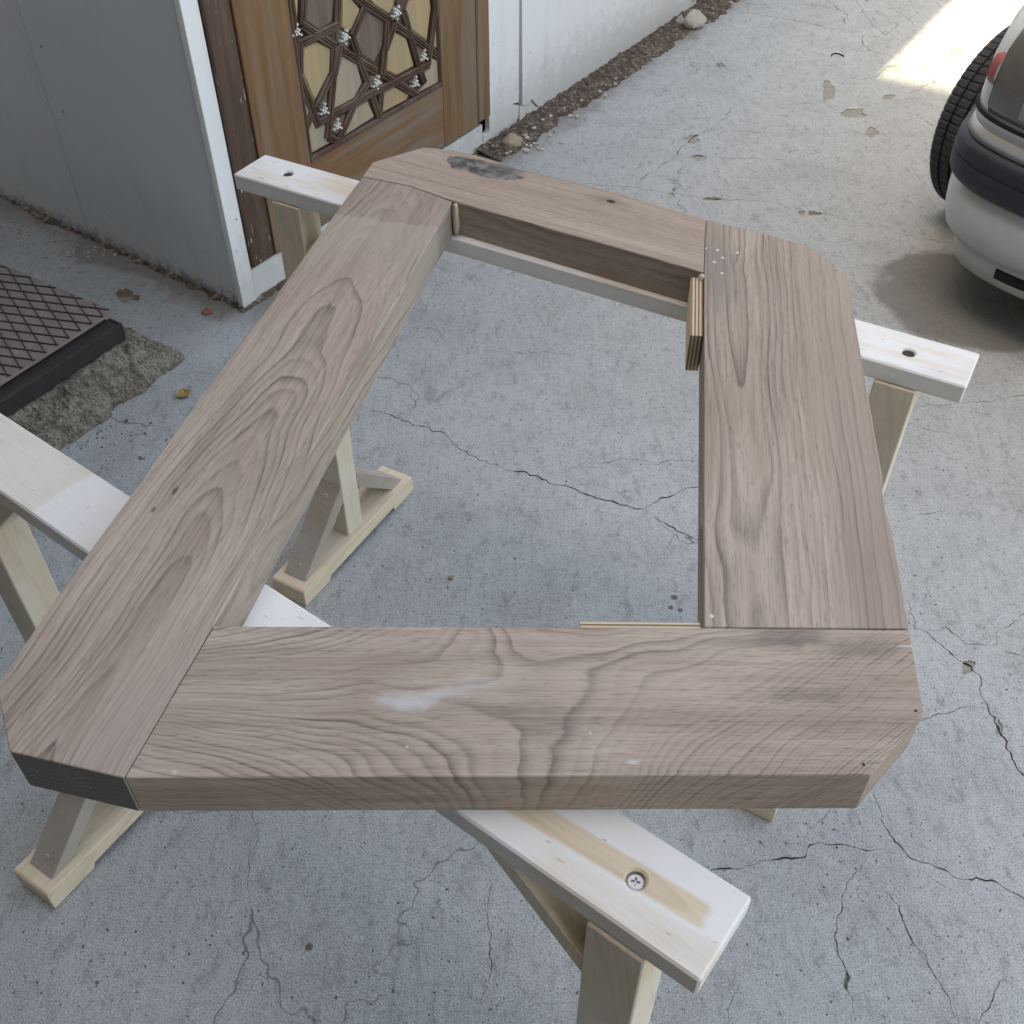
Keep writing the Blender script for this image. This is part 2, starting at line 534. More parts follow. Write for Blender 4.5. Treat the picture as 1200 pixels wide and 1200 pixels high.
CRACKS = [  # (half width in mm, picture polyline)
    (2.6, [(425, 474), (450, 484), (500, 500), (520, 510), (535, 520), (550, 533), (565, 541), (600, 551), (640, 563), (680, 577), (715, 587), (745, 597), (757, 599), (775, 585), (800, 574), (840, 566)]),
    (1.8, [(757, 599), (775, 610), (800, 625), (840, 640)]),
    (0.5, [(686, 595), (672, 640), (660, 680), (650, 725)]),
    (1.4, [(1061, 488), (1069, 479), (1087, 474), (1144, 472), (1200, 464), (1260, 452)]),
    (1.3, [(1055, 490), (1061, 496), (1076, 498), (1099, 506), (1119, 509), (1142, 515)]),
    (1.0, [(1050, 614), (1072, 605), (1121, 597)]),
    (2.8, [(1062, 700), (1067, 715), (1072, 736), (1088, 742), (1102, 754), (1119, 768), (1133, 778), (1147, 796), (1151, 817), (1165, 841), (1179, 873), (1196, 901), (1225, 950)]),
    (1.4, [(1072, 738), (1109, 736), (1130, 754), (1158, 756), (1200, 768), (1250, 775)]),
    (1.0, [(1158, 756), (1175, 740), (1200, 714), (1240, 690)]),
    (1.3, [(1147, 824), (1116, 833), (1081, 841), (1060, 848)]),
    (2.4, [(1023, 923), (1030, 950), (1043, 973), (1063, 1003), (1083, 1013), (1117, 1027), (1150, 1033), (1173, 1040), (1193, 1050), (1240, 1062)]),
    (2.0, [(800, 1022), (850, 1018), (883, 1013), (917, 1007), (943, 1003), (960, 987), (983, 988), (1020, 997), (1057, 1002)]),
    (0.9, [(943, 1000), (950, 973), (970, 952), (985, 935)]),
    (1.3, [(1020, 997), (1003, 1027), (980, 1077), (983, 1110), (990, 1137), (997, 1170), (1002, 1210)]),
    (0.8, [(957, 1013), (967, 1053), (980, 1077)]),
    (1.5, [(1032, 1023), (1047, 1057), (1063, 1090), (1080, 1120), (1097, 1153), (1117, 1187), (1135, 1220)]),
    (1.0, [(1073, 1013), (1090, 1027), (1127, 1050)]),
    (1.6, [(1182, 1133), (1170, 1160), (1153, 1183), (1140, 1220)]),
    (1.2, [(583, 1023), (575, 1053), (573, 1083), (578, 1123), (580, 1140), (567, 1170), (550, 1215)]),
    (0.8, [(580, 1140), (607, 1157), (620, 1180)]),
    (1.0, [(605, 1215), (623, 1182), (647, 1178), (690, 1172)]),
    (1.0, [(800, 1168), (790, 1190), (780, 1215)]),
    (1.2, [(848, 1140), (857, 1187), (850, 1220)]),
    (0.9, [(857, 1187), (867, 1160), (872, 1140)]),
    (1.6, [(640, 208), (672, 214), (748, 220), (751, 210), (777, 192), (795, 184), (798, 172), (812, 160), (842, 146), (859, 125)]),
    (1.0, [(795, 184), (818, 182), (853, 185), (900, 187), (960, 190)]),
    (1.3, [(748, 220), (798, 229), (836, 233), (900, 236), (923, 242), (946, 248), (975, 252), (1002, 262), (1031, 264), (1066, 271)]),
    (2.2, [(862, 12), (908, 20), (943, 26), (978, 34), (990, 27), (993, 17), (975, 5), (960, -6)]),
    (1.6, [(1002, 17), (1025, 12), (1054, 29), (1037, 41), (1020, 26), (1008, 8), (1000, -8)]),
    (2.2, [(1028, 44), (1010, 41), (1010, 50), (1018, 58), (1037, 64), (1054, 67)]),
    (1.8, [(1030, 5), (1054, 15), (1072, 29), (1089, 38), (1086, 46)]),
    (1.0, [(183, 432), (215, 438), (250, 437), (290, 430)]),
    (1.0, [(828, 55), (833, 66), (846, 80)]),
    (1.0, [(762, 98), (769, 113), (784, 110), (796, 105)]),
    (0.8, [(1010, 160), (1015, 178), (1040, 174), (1070, 178)]),
    (0.7, [(960, 195), (992, 202), (1000, 198)]),
]
SPALLS = [(970, 108, 12, 15), (1000, 132, 18, 7), (1022, 156, 11, 7), (1051, 80, 15, 5), (811, 163, 11, 6), (819, 184, 10, 4), (836, 233, 12, 3),
          (955, 250, 14, 4), (1136, 782, 9, 12), (1171, 853, 6, 14), (992, 1148, 5, 12), (940, 250, 8, 3), (845, 77, 9, 5), (1120, 60, 12, 5), (1042, 113, 10, 4)]


def ground_outlines():
    polys = []
    for hw, pl in CRACKS:
        pts = [gp(x, y) for x, y in pl]
        # resample about every 12 mm and shake
        fine = []
        for a, b in zip(pts, pts[1:]):
            n = max(1, int((b - a).length / 0.007))
            for k in range(n):
                fine.append(a.lerp(b, k / n))
        fine.append(pts[-1])
        out = []
        nf = len(fine)
        for i, p in enumerate(fine):
            tt = (fine[min(i + 1, nf - 1)] - fine[max(i - 1, 0)]).normalized()
            nn = Vector((-tt.y, tt.x, 0))
            amp = 0.010 * mnoise.noise(p * 19) + 0.006 * mnoise.noise(p * 60 + Vector((3, 1, 0))) + 0.003 * mnoise.noise(p * 160)
            taper = min(1, (i + 0.3) / 10, (nf - 1 - i + 0.3) / 10)
            w = hw * 0.00062 * taper * max(0.33, 0.7 + 1.4 * mnoise.noise(p * 24 + Vector((9, 9, 2))) + 1.0 * mnoise.noise(p * 110))
            out.append((p + nn * amp, nn, w))
        left = [(q + n_ * w).to_2d() for q, n_, w in out]
        right = [(q - n_ * w).to_2d() for q, n_, w in out]
        polys.append(('crack', [[right[i], right[i + 1], left[i + 1], left[i]] for i in range(nf - 1)]))
    for px, py, rx, ry in SPALLS:
        pl = []
        for k in range(44):
            a = 2 * math.pi * k / 44
            rr = 0.7 + 0.55 * mnoise.noise(Vector((math.cos(a) * 1.1 + px * 0.37, math.sin(a) * 1.1 + py * 0.37, 0.3))) + 0.16 * mnoise.noise(Vector((math.cos(a) * 4 + px, math.sin(a) * 5 + py, 2.3)))
            rr = max(0.15, rr)
            pl.append(gp(px + rx * rr * math.cos(a), py + ry * rr * math.sin(a)).to_2d())
        polys.append(('spall', [pl[::-1]]))
    return polys


def build_ground():
    polys = ground_outlines()
    verts = [Vector((-60, -60)), Vector((60, -60)), Vector((60, 60)), Vector((-60, 60))]
    faces = [[0, 1, 2, 3]]
    # even out the sheet so that no long slivers run from the cracks to the horizon
    for i in range(-14, 23):
        for j in range(-8, 36):
            verts.append(Vector((i * 0.2 + 0.03 * mnoise.noise(Vector((i, j, 0.5))), j * 0.2 + 0.03 * mnoise.noise(Vector((j, i, 3.5))))))
    for k in range(32):
        a = 2 * math.pi * k / 32
        for rad in (8, 14, 28):
            verts.append(Vector((rad * math.cos(a), 2.6 + rad * math.sin(a))))
    owner = {}
    for pid, (kind, fl) in enumerate(polys):
        for pl in fl:
            i0 = len(verts)
            verts += pl
            owner[len(faces)] = pid
            faces.append(list(range(i0, i0 + len(pl))))
    vo, eo, fo, ov, oe, of = delaunay_2d_cdt(verts, [], faces, 0, 1e-6)
    top, cut = [], {}
    for f, o in zip(fo, of):
        ids = [i for i in o if i > 0]
        if not ids:
            if 0 in o:
                top.append(f)
        else:
            cut.setdefault(min(owner[i] for i in ids), []).append(f)
    me = D.meshes.new('ground')
    me.from_pydata([(v.x, v.y, 0) for v in vo], [], [tuple(f) for f in top])
    me.update()
    me.materials.append(M_concrete)
    bm = bmesh.new()
    bm.from_mesh(me)
    bmesh.ops.recalc_face_normals(bm, faces=bm.faces)
    if bm.faces and sum(f.normal.z for f in bm.faces) < 0:
        bmesh.ops.reverse_faces(bm, faces=bm.faces)
    loose = [v for v in bm.verts if not v.link_faces]
    bmesh.ops.delete(bm, geom=loose, context='VERTS')
    bm.to_mesh(me)
    bm.free()
    g = link(D.objects.new('ground', me))
    tag(g, 'grey cracked concrete yard paving', kind='structure')
    for pid, fl in sorted(cut.items()):
        kind = polys[pid][0]
        depth = 0.005 if kind == 'crack' else 0.0035
        cnt = {}
        for f in fl:
            for a, b in zip(f, f[1:] + f[:1]):
                cnt.setdefault(tuple(sorted((a, b))), []).append((a, b))
        idx, v3, f3 = {}, [], []

        def vi(i, low):
            k = (i, low)
            if k not in idx:
                idx[k] = len(v3)
                zz = -depth * (0.7 + 0.5 * mnoise.noise(Vector((vo[i].x * 60, vo[i].y * 60, 0)))) if low else 0.0
                v3.append((vo[i].x, vo[i].y, zz))
            return idx[k]
        for f in fl:
            f3.append([vi(i, True) for i in f])
        for k, e in cnt.items():
            if len(e) == 1:
                a, b = e[0]
                f3.append([vi(a, False), vi(b, False), vi(b, True), vi(a, True)])
        m2 = D.meshes.new(kind)
        m2.from_pydata(v3, [], f3)
        m2.materials.append(M_crack if kind == 'crack' else M_spall)
        link(D.objects.new('crack' if kind == 'crack' else 'spalled_patch', m2), g)
    return g


ground = build_ground()

# ================================================================== BUILDING WITH THE CARVED DOOR
WALL_TOP = 3.36


def wall_frame(o):
    """put an object built in run / out / height onto the door wall"""
    o.matrix_world = Matrix(((LANE.x, OUT.x, 0, CORNER.x), (LANE.y, OUT.y, 0, CORNER.y), (0, 0, 1, 0), (0, 0, 0, 1)))


def white_wall_mat():
    t = NT('white_wall_paint')
    co = t.coord()
    x = t.xyz(co)
    c = t.mix(t.noise(co, 3, 5, 0.6), (0.77, 0.785, 0.80), (0.85, 0.86, 0.87))
    c = t.mix(t.math('MULTIPLY', t.step(t.noise(t.scale(co, (14, 14, 2)), 1, 5, 0.6), 0.52, 0.75), 0.25), c, (0.52, 0.54, 0.56))
    lowm = t.step(t.math('ADD', x[2], t.math('MULTIPLY', t.math('SUBTRACT', t.noise(co, 22, 5, 0.7), 0.5), 0.4)), 0.02, 0.3, 1, 0)
    c = t.mix(t.math('MULTIPLY', lowm, 0.5), c, (0.40, 0.38, 0.34))
    chips = t.step(t.noise(co, 48, 4, 0.7), 0.64, 0.69)
    chips = t.math('MULTIPLY', chips, t.step(x[2], 0.6, 0.1, 0.12, 1))
    c = t.mix(t.math('MULTIPLY', chips, 0.75), c, (0.14, 0.13, 0.115))
    dots = t.math('MULTIPLY', t.step(t.voro(co, 16), 0.045, 0.07, 1, 0), t.step(t.xyz(t.voro(co, 16, out='Color'))[0], 0.72, 0.76))
    c = t.mix(t.math('MULTIPLY', dots, 0.8), c, (0.09, 0.085, 0.08))
    return t.done(c, 0.6, t.bump(t.math('SUBTRACT', t.noise(co, 30, 4, 0.6), chips), 0.2, 0.004))


def grey_wall_mat():
    t = NT('grey_wall_paint')
    co = t.coord()
    x = t.xyz(co)
    c = t.mix(t.noise(co, 1.6, 5, 0.6), (0.60, 0.64, 0.715), (0.66, 0.70, 0.77))
    c = t.mix(t.math('MULTIPLY', t.step(t.noise(t.scale(co, (9, 9, 2.2)), 1, 5, 0.65), 0.5, 0.75), 0.25), c, (0.47, 0.50, 0.54))
    # damp greenish splash zone
    lowm = t.step(t.math('ADD', x[2], t.math('MULTIPLY', t.math('SUBTRACT', t.noise(co, 8, 5, 0.7), 0.5), 0.35)), 0.05, 0.42, 1, 0)
    c = t.mix(t.math('MULTIPLY', lowm, 0.35), c, (0.36, 0.37, 0.33))
    low2 = t.step(t.math('ADD', x[2], t.math('MULTIPLY', t.math('SUBTRACT', t.noise(co, 30, 5, 0.7), 0.5), 0.16)), -0.01, 0.05, 1, 0)
    c = t.mix(t.math('MULTIPLY', low2, 0.7), c, (0.11, 0.085, 0.06))
    sp = t.step(t.noise(t.scale(co, (70, 70, 40)), 1, 3, 0.6), 0.66, 0.71)
    sp = t.math('MULTIPLY', sp, t.step(x[2], 0.45, 0.1, 0.0, 1))
    c = t.mix(t.math('MULTIPLY', sp, 0.7), c, (0.10, 0.095, 0.085))
    dots = t.math('MULTIPLY', t.step(t.voro(co, 11), 0.04, 0.06, 1, 0), t.step(t.xyz(t.voro(co, 11, out='Color'))[0], 0.75, 0.8))
    c = t.mix(t.math('MULTIPLY', dots, 0.8), c, (0.09, 0.085, 0.08))
    return t.done(c, 0.55, t.bump(t.noise(co, 12, 5, 0.6), 0.12, 0.006))


def door_wood(name, seed, cols, axis='z', grey=0.5, chips=0.0):
    t = NT(name)
    co = t.coord()
    s = (45, 45, 2.2) if axis == 'z' else (2.2, 45, 45)
    s2 = (17, 17, 1.5) if axis == 'z' else (1.5, 17, 17)
    st = t.noise(t.scale(co, s, loc=(seed, seed, seed)), 1, 5, 0.65)
    big = t.noise(t.scale(co, s2, loc=(seed * 2, 0, seed)), 1, 4, 0.6, 0.6)
    c = t.mix(t.step(st, 0.3, 0.7), cols[0], cols[1])
    c = t.mix(t.math('MULTIPLY', t.step(big, 0.45, 0.62), grey), c, cols[2])
    dk = t.step(t.noise(t.scale(co, s, loc=(seed + 4, 3, 1)), 1, 4, 0.6), 0.6, 0.75)
    c = t.mix(t.math('MULTIPLY', dk, 0.4), c, tuple(a * 0.35 for a in cols[0]))
    if chips:
        sc = (90, 90, 22) if axis == 'z' else (22, 90, 90)
        cm = t.step(t.noise(t.scale(co, sc, loc=(1, 2, seed)), 1, 4, 0.6), 0.63, 0.67)
        cm = t.math('MULTIPLY', cm, t.step(t.noise(co, 7, 2), 0.42, 0.58))
        c = t.mix(t.math('MULTIPLY', cm, chips), c, (0.55, 0.54, 0.52))
    return t.done(c, 0.6, t.bump(st, 0.25, 0.003), spec=0.3)


M_white = white_wall_mat()
M_grey = grey_wall_mat()
M_post = door_wood('old_brown_post', 2, ((0.075, 0.042, 0.030), (0.115, 0.068, 0.048), (0.155, 0.105, 0.08)), chips=0.9, grey=0.5)
M_stile = door_wood('weathered_stile', 5, ((0.17, 0.088, 0.043), (0.245, 0.135, 0.066), (0.225, 0.175, 0.135)), grey=0.6)
M_rail = door_wood('weathered_rail', 8, ((0.20, 0.10, 0.048), (0.24, 0.14, 0.075), (0.215, 0.185, 0.155)), axis='x', grey=0.75)
M_mould = door_wood('moulding_wood', 3, ((0.075, 0.038, 0.026), (0.125, 0.07, 0.05), (0.16, 0.115, 0.092)), grey=0.6)
M_tan = door_wood('pale_panel', 4, ((0.40, 0.285, 0.155), (0.47, 0.345, 0.195), (0.36, 0.275, 0.18)), grey=0.6)
M_tan2 = door_wood('grey_pale_panel', 6, ((0.40, 0.315, 0.215), (0.44, 0.36, 0.26), (0.33, 0.28, 0.22)), grey=0.6)
M_brown = door_wood('dark_panel', 9, ((0.14, 0.095, 0.072), (0.185, 0.135, 0.105), (0.21, 0.175, 0.15)), grey=0.5)
M_pearl = plain('mother_of_pearl', (0.80, 0.82, 0.76), 0.3, var=0.2, scale=200, bump=0.0, spec=0.6)
M_dark = plain('dark_gap', (0.03, 0.028, 0.026), 0.95)
M_roof = plain('roof_sheet', (0.30, 0.27, 0.25), 0.7, scale=6)

house = empty('workshop_building', CORNER)
tag(house, 'low white painted workshop with a grey side wall and carved wooden door', 'building')
house.rotation_euler = (0, 0, math.atan2(LANE.y, LANE.x))
# in this frame: x runs along the wall, -y points out of it


def hw(name, x0, x1, o0, o1, z0, z1, mat, parent=house, bevel=0.0015):
    """block on the door wall: run x0..x1, standing out o0..o1 of the wall plane"""
    v, f = box(x0, x1, -o1, -o0, z0, z1)
    return obj(name, v, f, mat, parent, bevel=bevel)


# core behind the cladding
obj('wall_core', *prism([(0.03, 0.06), (9.0, 0.06), (9.0, 3.0), (0.30, 3.0)], 0.0, WALL_TOP - 0.02), M_dark, house)
# white corner strip, plinth pieces
hw('corner_board', -0.006, 0.048, -0.02, 0.0, 0.004, WALL_TOP, M_white)
hw('plinth', 0.051, 0.185, -0.02, -0.004, 0.0, 0.099, M_white)
hw('plinth', 0.187, 1.208, -0.02, -0.004, 0.0, 0.092, M_white)
hw('plinth', 1.211, 1.43, -0.02, -0.003, 0.0, 0.052, M_white)
hw('door_post', 0.051, 0.131, -0.05, 0.008, 0.106, 2.25, M_post, bevel=0.004)
hw('post_bead', 0.131, 0.142, -0.05, 0.002, 0.106, 2.25, M_post)
hw('door_post', 1.170, 1.241, -0.05, 0.010, 0.112, 2.25, M_stile, bevel=0.004)
hw('door_head', 0.051, 1.241, -0.05, 0.009, 2.252, 2.34, M_post, bevel=0.004)
hw('wall_above_door', 0.051, 1.245, -0.02, -0.001, 2.343, WALL_TOP, M_white)


# cladding sheets with ragged feet
def sheet(x0, x1, feet, name='wall_panel'):
    pts = [(x0, WALL_TOP), (x1, WALL_TOP)] + [(x, z) for x, z in feet[::-1]]
    n = len(pts)
    v = [(p[0], 0.0, p[1]) for p in pts] + [(p[0], 0.018, p[1]) for p in pts]
    f = [tuple(range(n)), tuple(range(2 * n - 1, n - 1, -1))] + [(i, n + i, n + (i + 1) % n, (i + 1) % n) for i in range(n)]
    return obj(name, v, f, M_white, house)


P = lambda x, y: wall_sz(x, y)
q = lambda x, y: wall_sz(560 + x * 140 / 1200, 80 + y * 140 / 1200)
sheet(1.246, 1.437, [(1.246, 0.06), q(70, 745), q(200, 640), q(405, 500), q(412, 375), q(380, 365), q(362, 375), q(355, 355), q(378, 350), q(410, 345), (1.437, 0.13), (1.436, 0.3)])
low = [q(448, 370), q(480, 372), q(530, 345), q(542, 305), q(560, 335), q(590, 365), q(604, 382), q(640, 378), q(646, 420), q(640, 465)]
rest = [(1.75 + 0.09 * k, 0.018 + 0.012 * mnoise.noise(Vector((k * 0.7, 0, 0)))) for k in range(1, 14)]
sheet(1.452, 2.86, [(1.452, 0.5)] + low + [q(690, 430)] + rest)
bit = [q(425, 375), q(480, 378), q(530, 352), q(545, 340), q(590, 385), q(632, 388), q(636, 420), q(628, 462), q(540, 545), q(445, 585), q(428, 560)]
n_ = len(bit)
v_ = [(a, 0.003, b) for a, b in bit] + [(a, 0.018, b) for a, b in bit]
obj('broken_corner', v_, [tuple(range(n_)), tuple(range(2 * n_ - 1, n_ - 1, -1))] + [(i, n_ + i, n_ + (i + 1) % n_, (i + 1) % n_) for i in range(n_)], M_white, house)
sheet(2.868, 3.12, [(2.868, 0.03), (3.0, 0.04), (3.12, 0.035)])
sheet(3.16, 5.0, [(3.16, 0.03), (4.0, 0.02), (5.0, 0.03)])
sheet(5.01, 7.0, [(5.01, 0.03), (6.0, 0.02), (7.0, 0.03)])
sheet(7.01, 8.9, [(7.01, 0.03), (8.0, 0.02), (8.9, 0.03)])

# grey side wall: two sheets with an open joint
ang_l = math.atan2(WL_D.y, WL_D.x) - math.atan2(LANE.y, LANE.x)


def side_panel(s0, s1, z0, wob):
    pts = [(s0, WALL_TOP), (s1, WALL_TOP)]
    n = 40
    e1 = [(s1 + (0.0015 * mnoise.noise(Vector((k * 0.9, wob, 0)))), WALL_TOP * (1 - k / n) + z0 * k / n) for k in range(1, n)]
    foot = [(s1 + (s0 - s1) * k / 12, z0 + 0.006 * mnoise.noise(Vector((k * 1.3, wob, 4)))) for k in range(13)]
    pts = pts + e1 + foot
    n = len(pts)
    v = [(p[0], 0.0, p[1]) for p in pts] + [(p[0], -0.02, p[1]) for p in pts]
    f = [tuple(range(n)), tuple(range(2 * n - 1, n - 1, -1))] + [(i, n + i, n + (i + 1) % n, (i + 1) % n) for i in range(n)]
    o = obj('side_wall_panel', v, f, M_grey, house, rz=ang_l)
    return o


jn = (gp(103, 280) - CORNER).dot(WL_D)
side_panel(0.006, jn - 0.0025, 0.004, 1.0)
side_panel(jn + 0.0025, 2.6, 0.004, 5.0)
side_panel(2.605, 5.0, 0.004, 8.0)
obj('side_wall_core', *box(0.02, 5.0, -0.05, -0.021, 0.0, WALL_TOP - 0.03), M_dark, house, rz=ang_l)
# roof, eaves cut to set its shadow edge; unseen beam added for a shadow band
obj('roof', *box(-5.0, 1.58, -0.155, 4.0, WALL_TOP, WALL_TOP + 0.10), M_roof, house, bevel=0.004)
obj('roof', *box(1.582, 9.2, 0.21, 4.0, WALL_TOP, WALL_TOP + 0.095), M_roof, house, bevel=0.004)
obj('added_shadow_beam', *box(1.582, 9.2, -0.155, 0.02, WALL_TOP + 0.0, WALL_TOP + 0.09), M_post, house, bevel=0.004)

# ---- the door leaf
door = obj('door', *box(0.142, 1.167, 0.006, 0.045, 0.099, 2.248), M_mould, house)
tag(door, 'weathered door leaf with star pattern mouldings and pale panels')
PZ0 = 0.317
obj('stile', *box(0.145, 0.334, -0.008, 0.006, 0.104, 2.245), M_stile, door, bevel=0.002)
obj('stile', *box(0.972, 1.165, -0.008, 0.006, 0.106, 2.245), M_stile, door, bevel=0.002)
obj('bottom_rail', *box(0.3345, 0.9715, -0.007, 0.006, 0.108, PZ0 - 0.012), M_rail, door, bevel=0.002)
obj('top_rail', *box(0.3345, 0.9715, -0.007, 0.006, 2.05, 2.245), M_rail, door, bevel=0.002)

PANELS = [  # tone, picture outline
    ('d', [(357.5, -30), (357, 24), (372.5, 34.5), (388, 26.5), (391, -30)]),
    ('t', [(354.5, 57), (371, 49.5), (386, 56), (385, 84), (367.5, 118), (352.5, 84)]),
    ('g', [(401, 66), (417, 74), (423, 97), (413.5, 115), (390, 128), (392, 88)]),
    ('t', [(400, -10), (399, 31), (407, 36), (413, 33), (420, 10), (412, 0), (406, -10)]),
    ('d', [(429.5, 12), (449, 25), (448, 52), (437, 73), (424, 65), (416, 43)]),
    ('t', [(461.5, 38), (475, 45), (484, 77), (463.5, 88), (451.5, 82.5), (452.5, 58)]),
    ('t', [(480, -20), (479, 0), (475, 13), (481, 35), (499, 47.5), (503.5, 9), (501, -20)]),
    ('t', [(430, -10), (433, 0), (437, 5), (455, 16), (461, 3), (461, -10)]),
    ('t', [(507.5, 20), (504, 52), (511, 57), (509, 33)]),
    ('t', [(448.5, 109), (461, 101.5), (478, 111), (475, 116.5), (446.5, 131.5)]),
    ('g', [(416, 126), (430, 118.5), (437.5, 136), (401, 159.5)]),
    ('g', [(364, 141), (368, 150), (380, 145.5), (379, 160), (388, 166), (363, 179.5), (358.5, 153)]),
    ('g', [(504, 68), (511, 70), (512.5, 96), (489, 108.5), (497, 96), (496, 83.5), (502.5, 80)]),
    ('g', [(351.5, 104), (363.5, 128), (357.5, 138.5), (353, 125)]),
    ('t', [(336.9, -20), (347.5, -20), (346, 29), (342.5, 36)]),
    ('d', [(382.5, 106), (371.5, 126), (375, 134), (381.5, 133)]),
    ('d', [(389, 141), (404, 133), (396, 158), (387, 154)]),
    ('d', [(394, 34), (407, 38), (410, 52), (400, 58), (393, 48)]),
    ('d', [(455, 4), (470, 6), (468, 22), (458, 24)]),
    ('d', [(433, 88), (444, 88), (446, 100), (436, 105), (430, 99)]),
    ('d', [(477, 95), (488, 88), (490, 98), (486, 103)]),
    ('d', [(487, 53), (498, 60), (497, 73), (491, 74)]),
]
MOULDS = [  # half width in mm, picture line
    (13, [(355, -30), (353, 28)]), (13, [(394.7, -30), (393, 29)]), (12, [(350, 28), (390, 53.5)]), (12, [(393, 29), (347.5, 51.5)]),
    (13, [(348.3, 50), (348.7, 86)]), (13, [(347.3, 86), (371.5, 147)]), (12, [(388.5, 54), (388.3, 87)]), (11, [(387, 86), (368.5, 126)]),
    (13, [(396, 53), (389.5, 87)]), (13, [(388.6, 87), (381.3, 161)]), (12, [(399, 59), (439, 83.5)]), (11, [(409.5, 43), (418.5, 69.5), (429, 97)]),
    (12, [(428.5, 97), (415, 118), (394.5, 165)]), (11, [(371, 143.5), (386.5, 134), (415, 118.5), (435, 107.5), (461, 95.7), (489, 81), (500.5, 75)]),
    (11, [(433, 108.5), (442.3, 138)]), (11, [(445.5, 104), (443, 138)]), (11, [(445.5, 86), (461, 95.5), (487.5, 112)]),
    (12, [(449, 56), (446, 87)]), (11, [(451, 25), (449.2, 56)]), (11, [(460, 27), (450, 57)]), (12, [(460, 28), (478, 40), (514.5, 65.5)]),
    (11, [(471.5, 14), (478.3, 40), (490, 81), (496, 96)]), (12, [(412, -6), (425, 3.8), (452.5, 22)]), (13, [(424.5, 9), (410, 42)]),
    (11, [(506, -25), (508, 9), (502, 57)]), (11, [(510.5, 7), (514, 67), (515.2, 97)]), (11, [(501.7, 57), (500.3, 75)]),
    (11, [(347.5, 88), (356, 151), (360.5, 184)]), (11, [(363.3, 131), (356, 151)]), (11, [(382, 160), (394.5, 166)]),
    (12, [(461, 3), (470, -18)]), (11, [(338, -10), (345, 45), (348, 88)]),
]
STARS = [(377, 128, 5), (392.5, 146, 5), (438.5, 96, 9), (484, 96, 5), (494, 65, 5), (401, 42.5, 9), (461.5, 14, 9), (344.5, 36, 4)]


def dz(x, y):
    return wall_sz(x, y, -0.004)


MID = (0.653, 0.700)     # the star pattern repeats turned about this point, then again higher up
TOP = 2.034


def lattice(flip, up):
    def place(s, z):
        if flip:
            s, z = 2 * MID[0] - s, 2 * MID[1] - z
        return s, z + up
    for tone, pl in PANELS:
        pts = [place(*dz(x, max(y, -14))) for x, y in pl]
        if max(p[1] for p in pts) > TOP:
            continue
        pts = [(min(max(s, 0.337), 0.969), z) for s, z in pts]
        n = len(pts)
        cx = sum(p[0] for p in pts) / n
        cz = sum(p[1] for p in pts) / n
        ins = lambda p, k: (cx + (p[0] - cx) * k, cz + (p[1] - cz) * k)
        a = [ins(p, 1.02) for p in pts]
        b = [ins(p, 0.93) for p in pts]
        dep = -0.0015 if tone != 'd' else 0.0
        v = [(p[0], 0.0062, p[1]) for p in a] + [(p[0], 0.003, p[1]) for p in a] + [(p[0], dep, p[1]) for p in b]
        f = [tuple(range(2 * n, 3 * n))] + [(i, (i + 1) % n, n + (i + 1) % n, n + i) for i in range(n)] + [(n + i, n + (i + 1) % n, 2 * n + (i + 1) % n, 2 * n + i) for i in range(n)]
        obj('panel', v, f, {'d': M_brown, 't': M_tan, 'g': M_tan2}[tone], door)
    prof = [(-1.0, 0.006), (-1.0, -0.003), (-0.72, -0.0065), (-0.42, -0.0065), (-0.25, -0.001), (-0.12, -0.008), (0.12, -0.008), (0.25, -0.001), (0.42, -0.0065), (0.72, -0.0065), (1.0, -0.003), (1.0, 0.006)]
    for k, (hw_, pl) in enumerate(MOULDS):
        pts = [Vector((*place(*dz(x, max(y, -12))), 0)) for x, y in pl]
        if min(p.y for p in pts) > TOP - 0.03:
            continue
        pts = [Vector((min(max(p.x, 0.336), 0.970), min(p.y, TOP), 0)) for p in pts]
        lift = 0.0007 * (k % 5)
        v = []
        m = len(pts)
        for i, p in enumerate(pts):
            tt = (pts[min(i + 1, m - 1)] - pts[max(i - 1, 0)]).normalized()
            nn = Vector((-tt.y, tt.x, 0))
            for a, b in prof:
                w = p + nn * (a * hw_ * 0.001)
                v.append((w.x, b - (lift if b < 0.005 else 0), w.y))
        k_ = len(prof)
        f = grid_faces(m, k_, True) + [tuple(range(k_ - 1, -1, -1)), tuple(range((m - 1) * k_, m * k_))]
        obj('moulding', v, f, M_mould, door)
    for x, y, n in STARS:
        s, z = place(*dz(x, y))
        if z > TOP - 0.03:
            continue
        v, f = [], []
        r_in = 0.0078
        for ring, cnt, rad in (((0, 5, r_in)), ((1, 5 if n > 6 else 3, 0.0175))):
            for k in range(cnt):
                a = 2 * math.pi * (k + 0.5 * ring) / cnt + 0.3
                cx, cz = s + rad * math.cos(a), z + rad * math.sin(a)
                d1 = Vector((math.cos(a), math.sin(a)))
                d2 = Vector((-d1.y, d1.x))
                i0 = len(v)
                for u_, w_ in ((-0.0042, 0), (-0.001, 0.0032), (0.0042, 0), (-0.001, -0.0032)):
                    v.append((cx + d1.x * u_ + d2.x * w_, -0.0096, cz + d1.y * u_ + d2.y * w_))
                for u_, w_ in ((-0.0042, 0), (-0.001, 0.0032), (0.0042, 0), (-0.001, -0.0032)):
                    v.append((cx + d1.x * u_ + d2.x * w_, 0.002, cz + d1.y * u_ + d2.y * w_))
                f += [(i0, i0 + 1, i0 + 2, i0 + 3)] + [(i0 + j, i0 + 4 + j, i0 + 4 + (j + 1) % 4, i0 + (j + 1) % 4) for j in range(4)]
        i0 = len(v)
        for k in range(6):
            a = 2 * math.pi * k / 6
            v.append((s + 0.003 * math.cos(a), -0.0097, z + 0.003 * math.sin(a)))
        f.append(tuple(range(i0, i0 + 6)))
        obj('pearl_star', v, f, M_pearl, door)


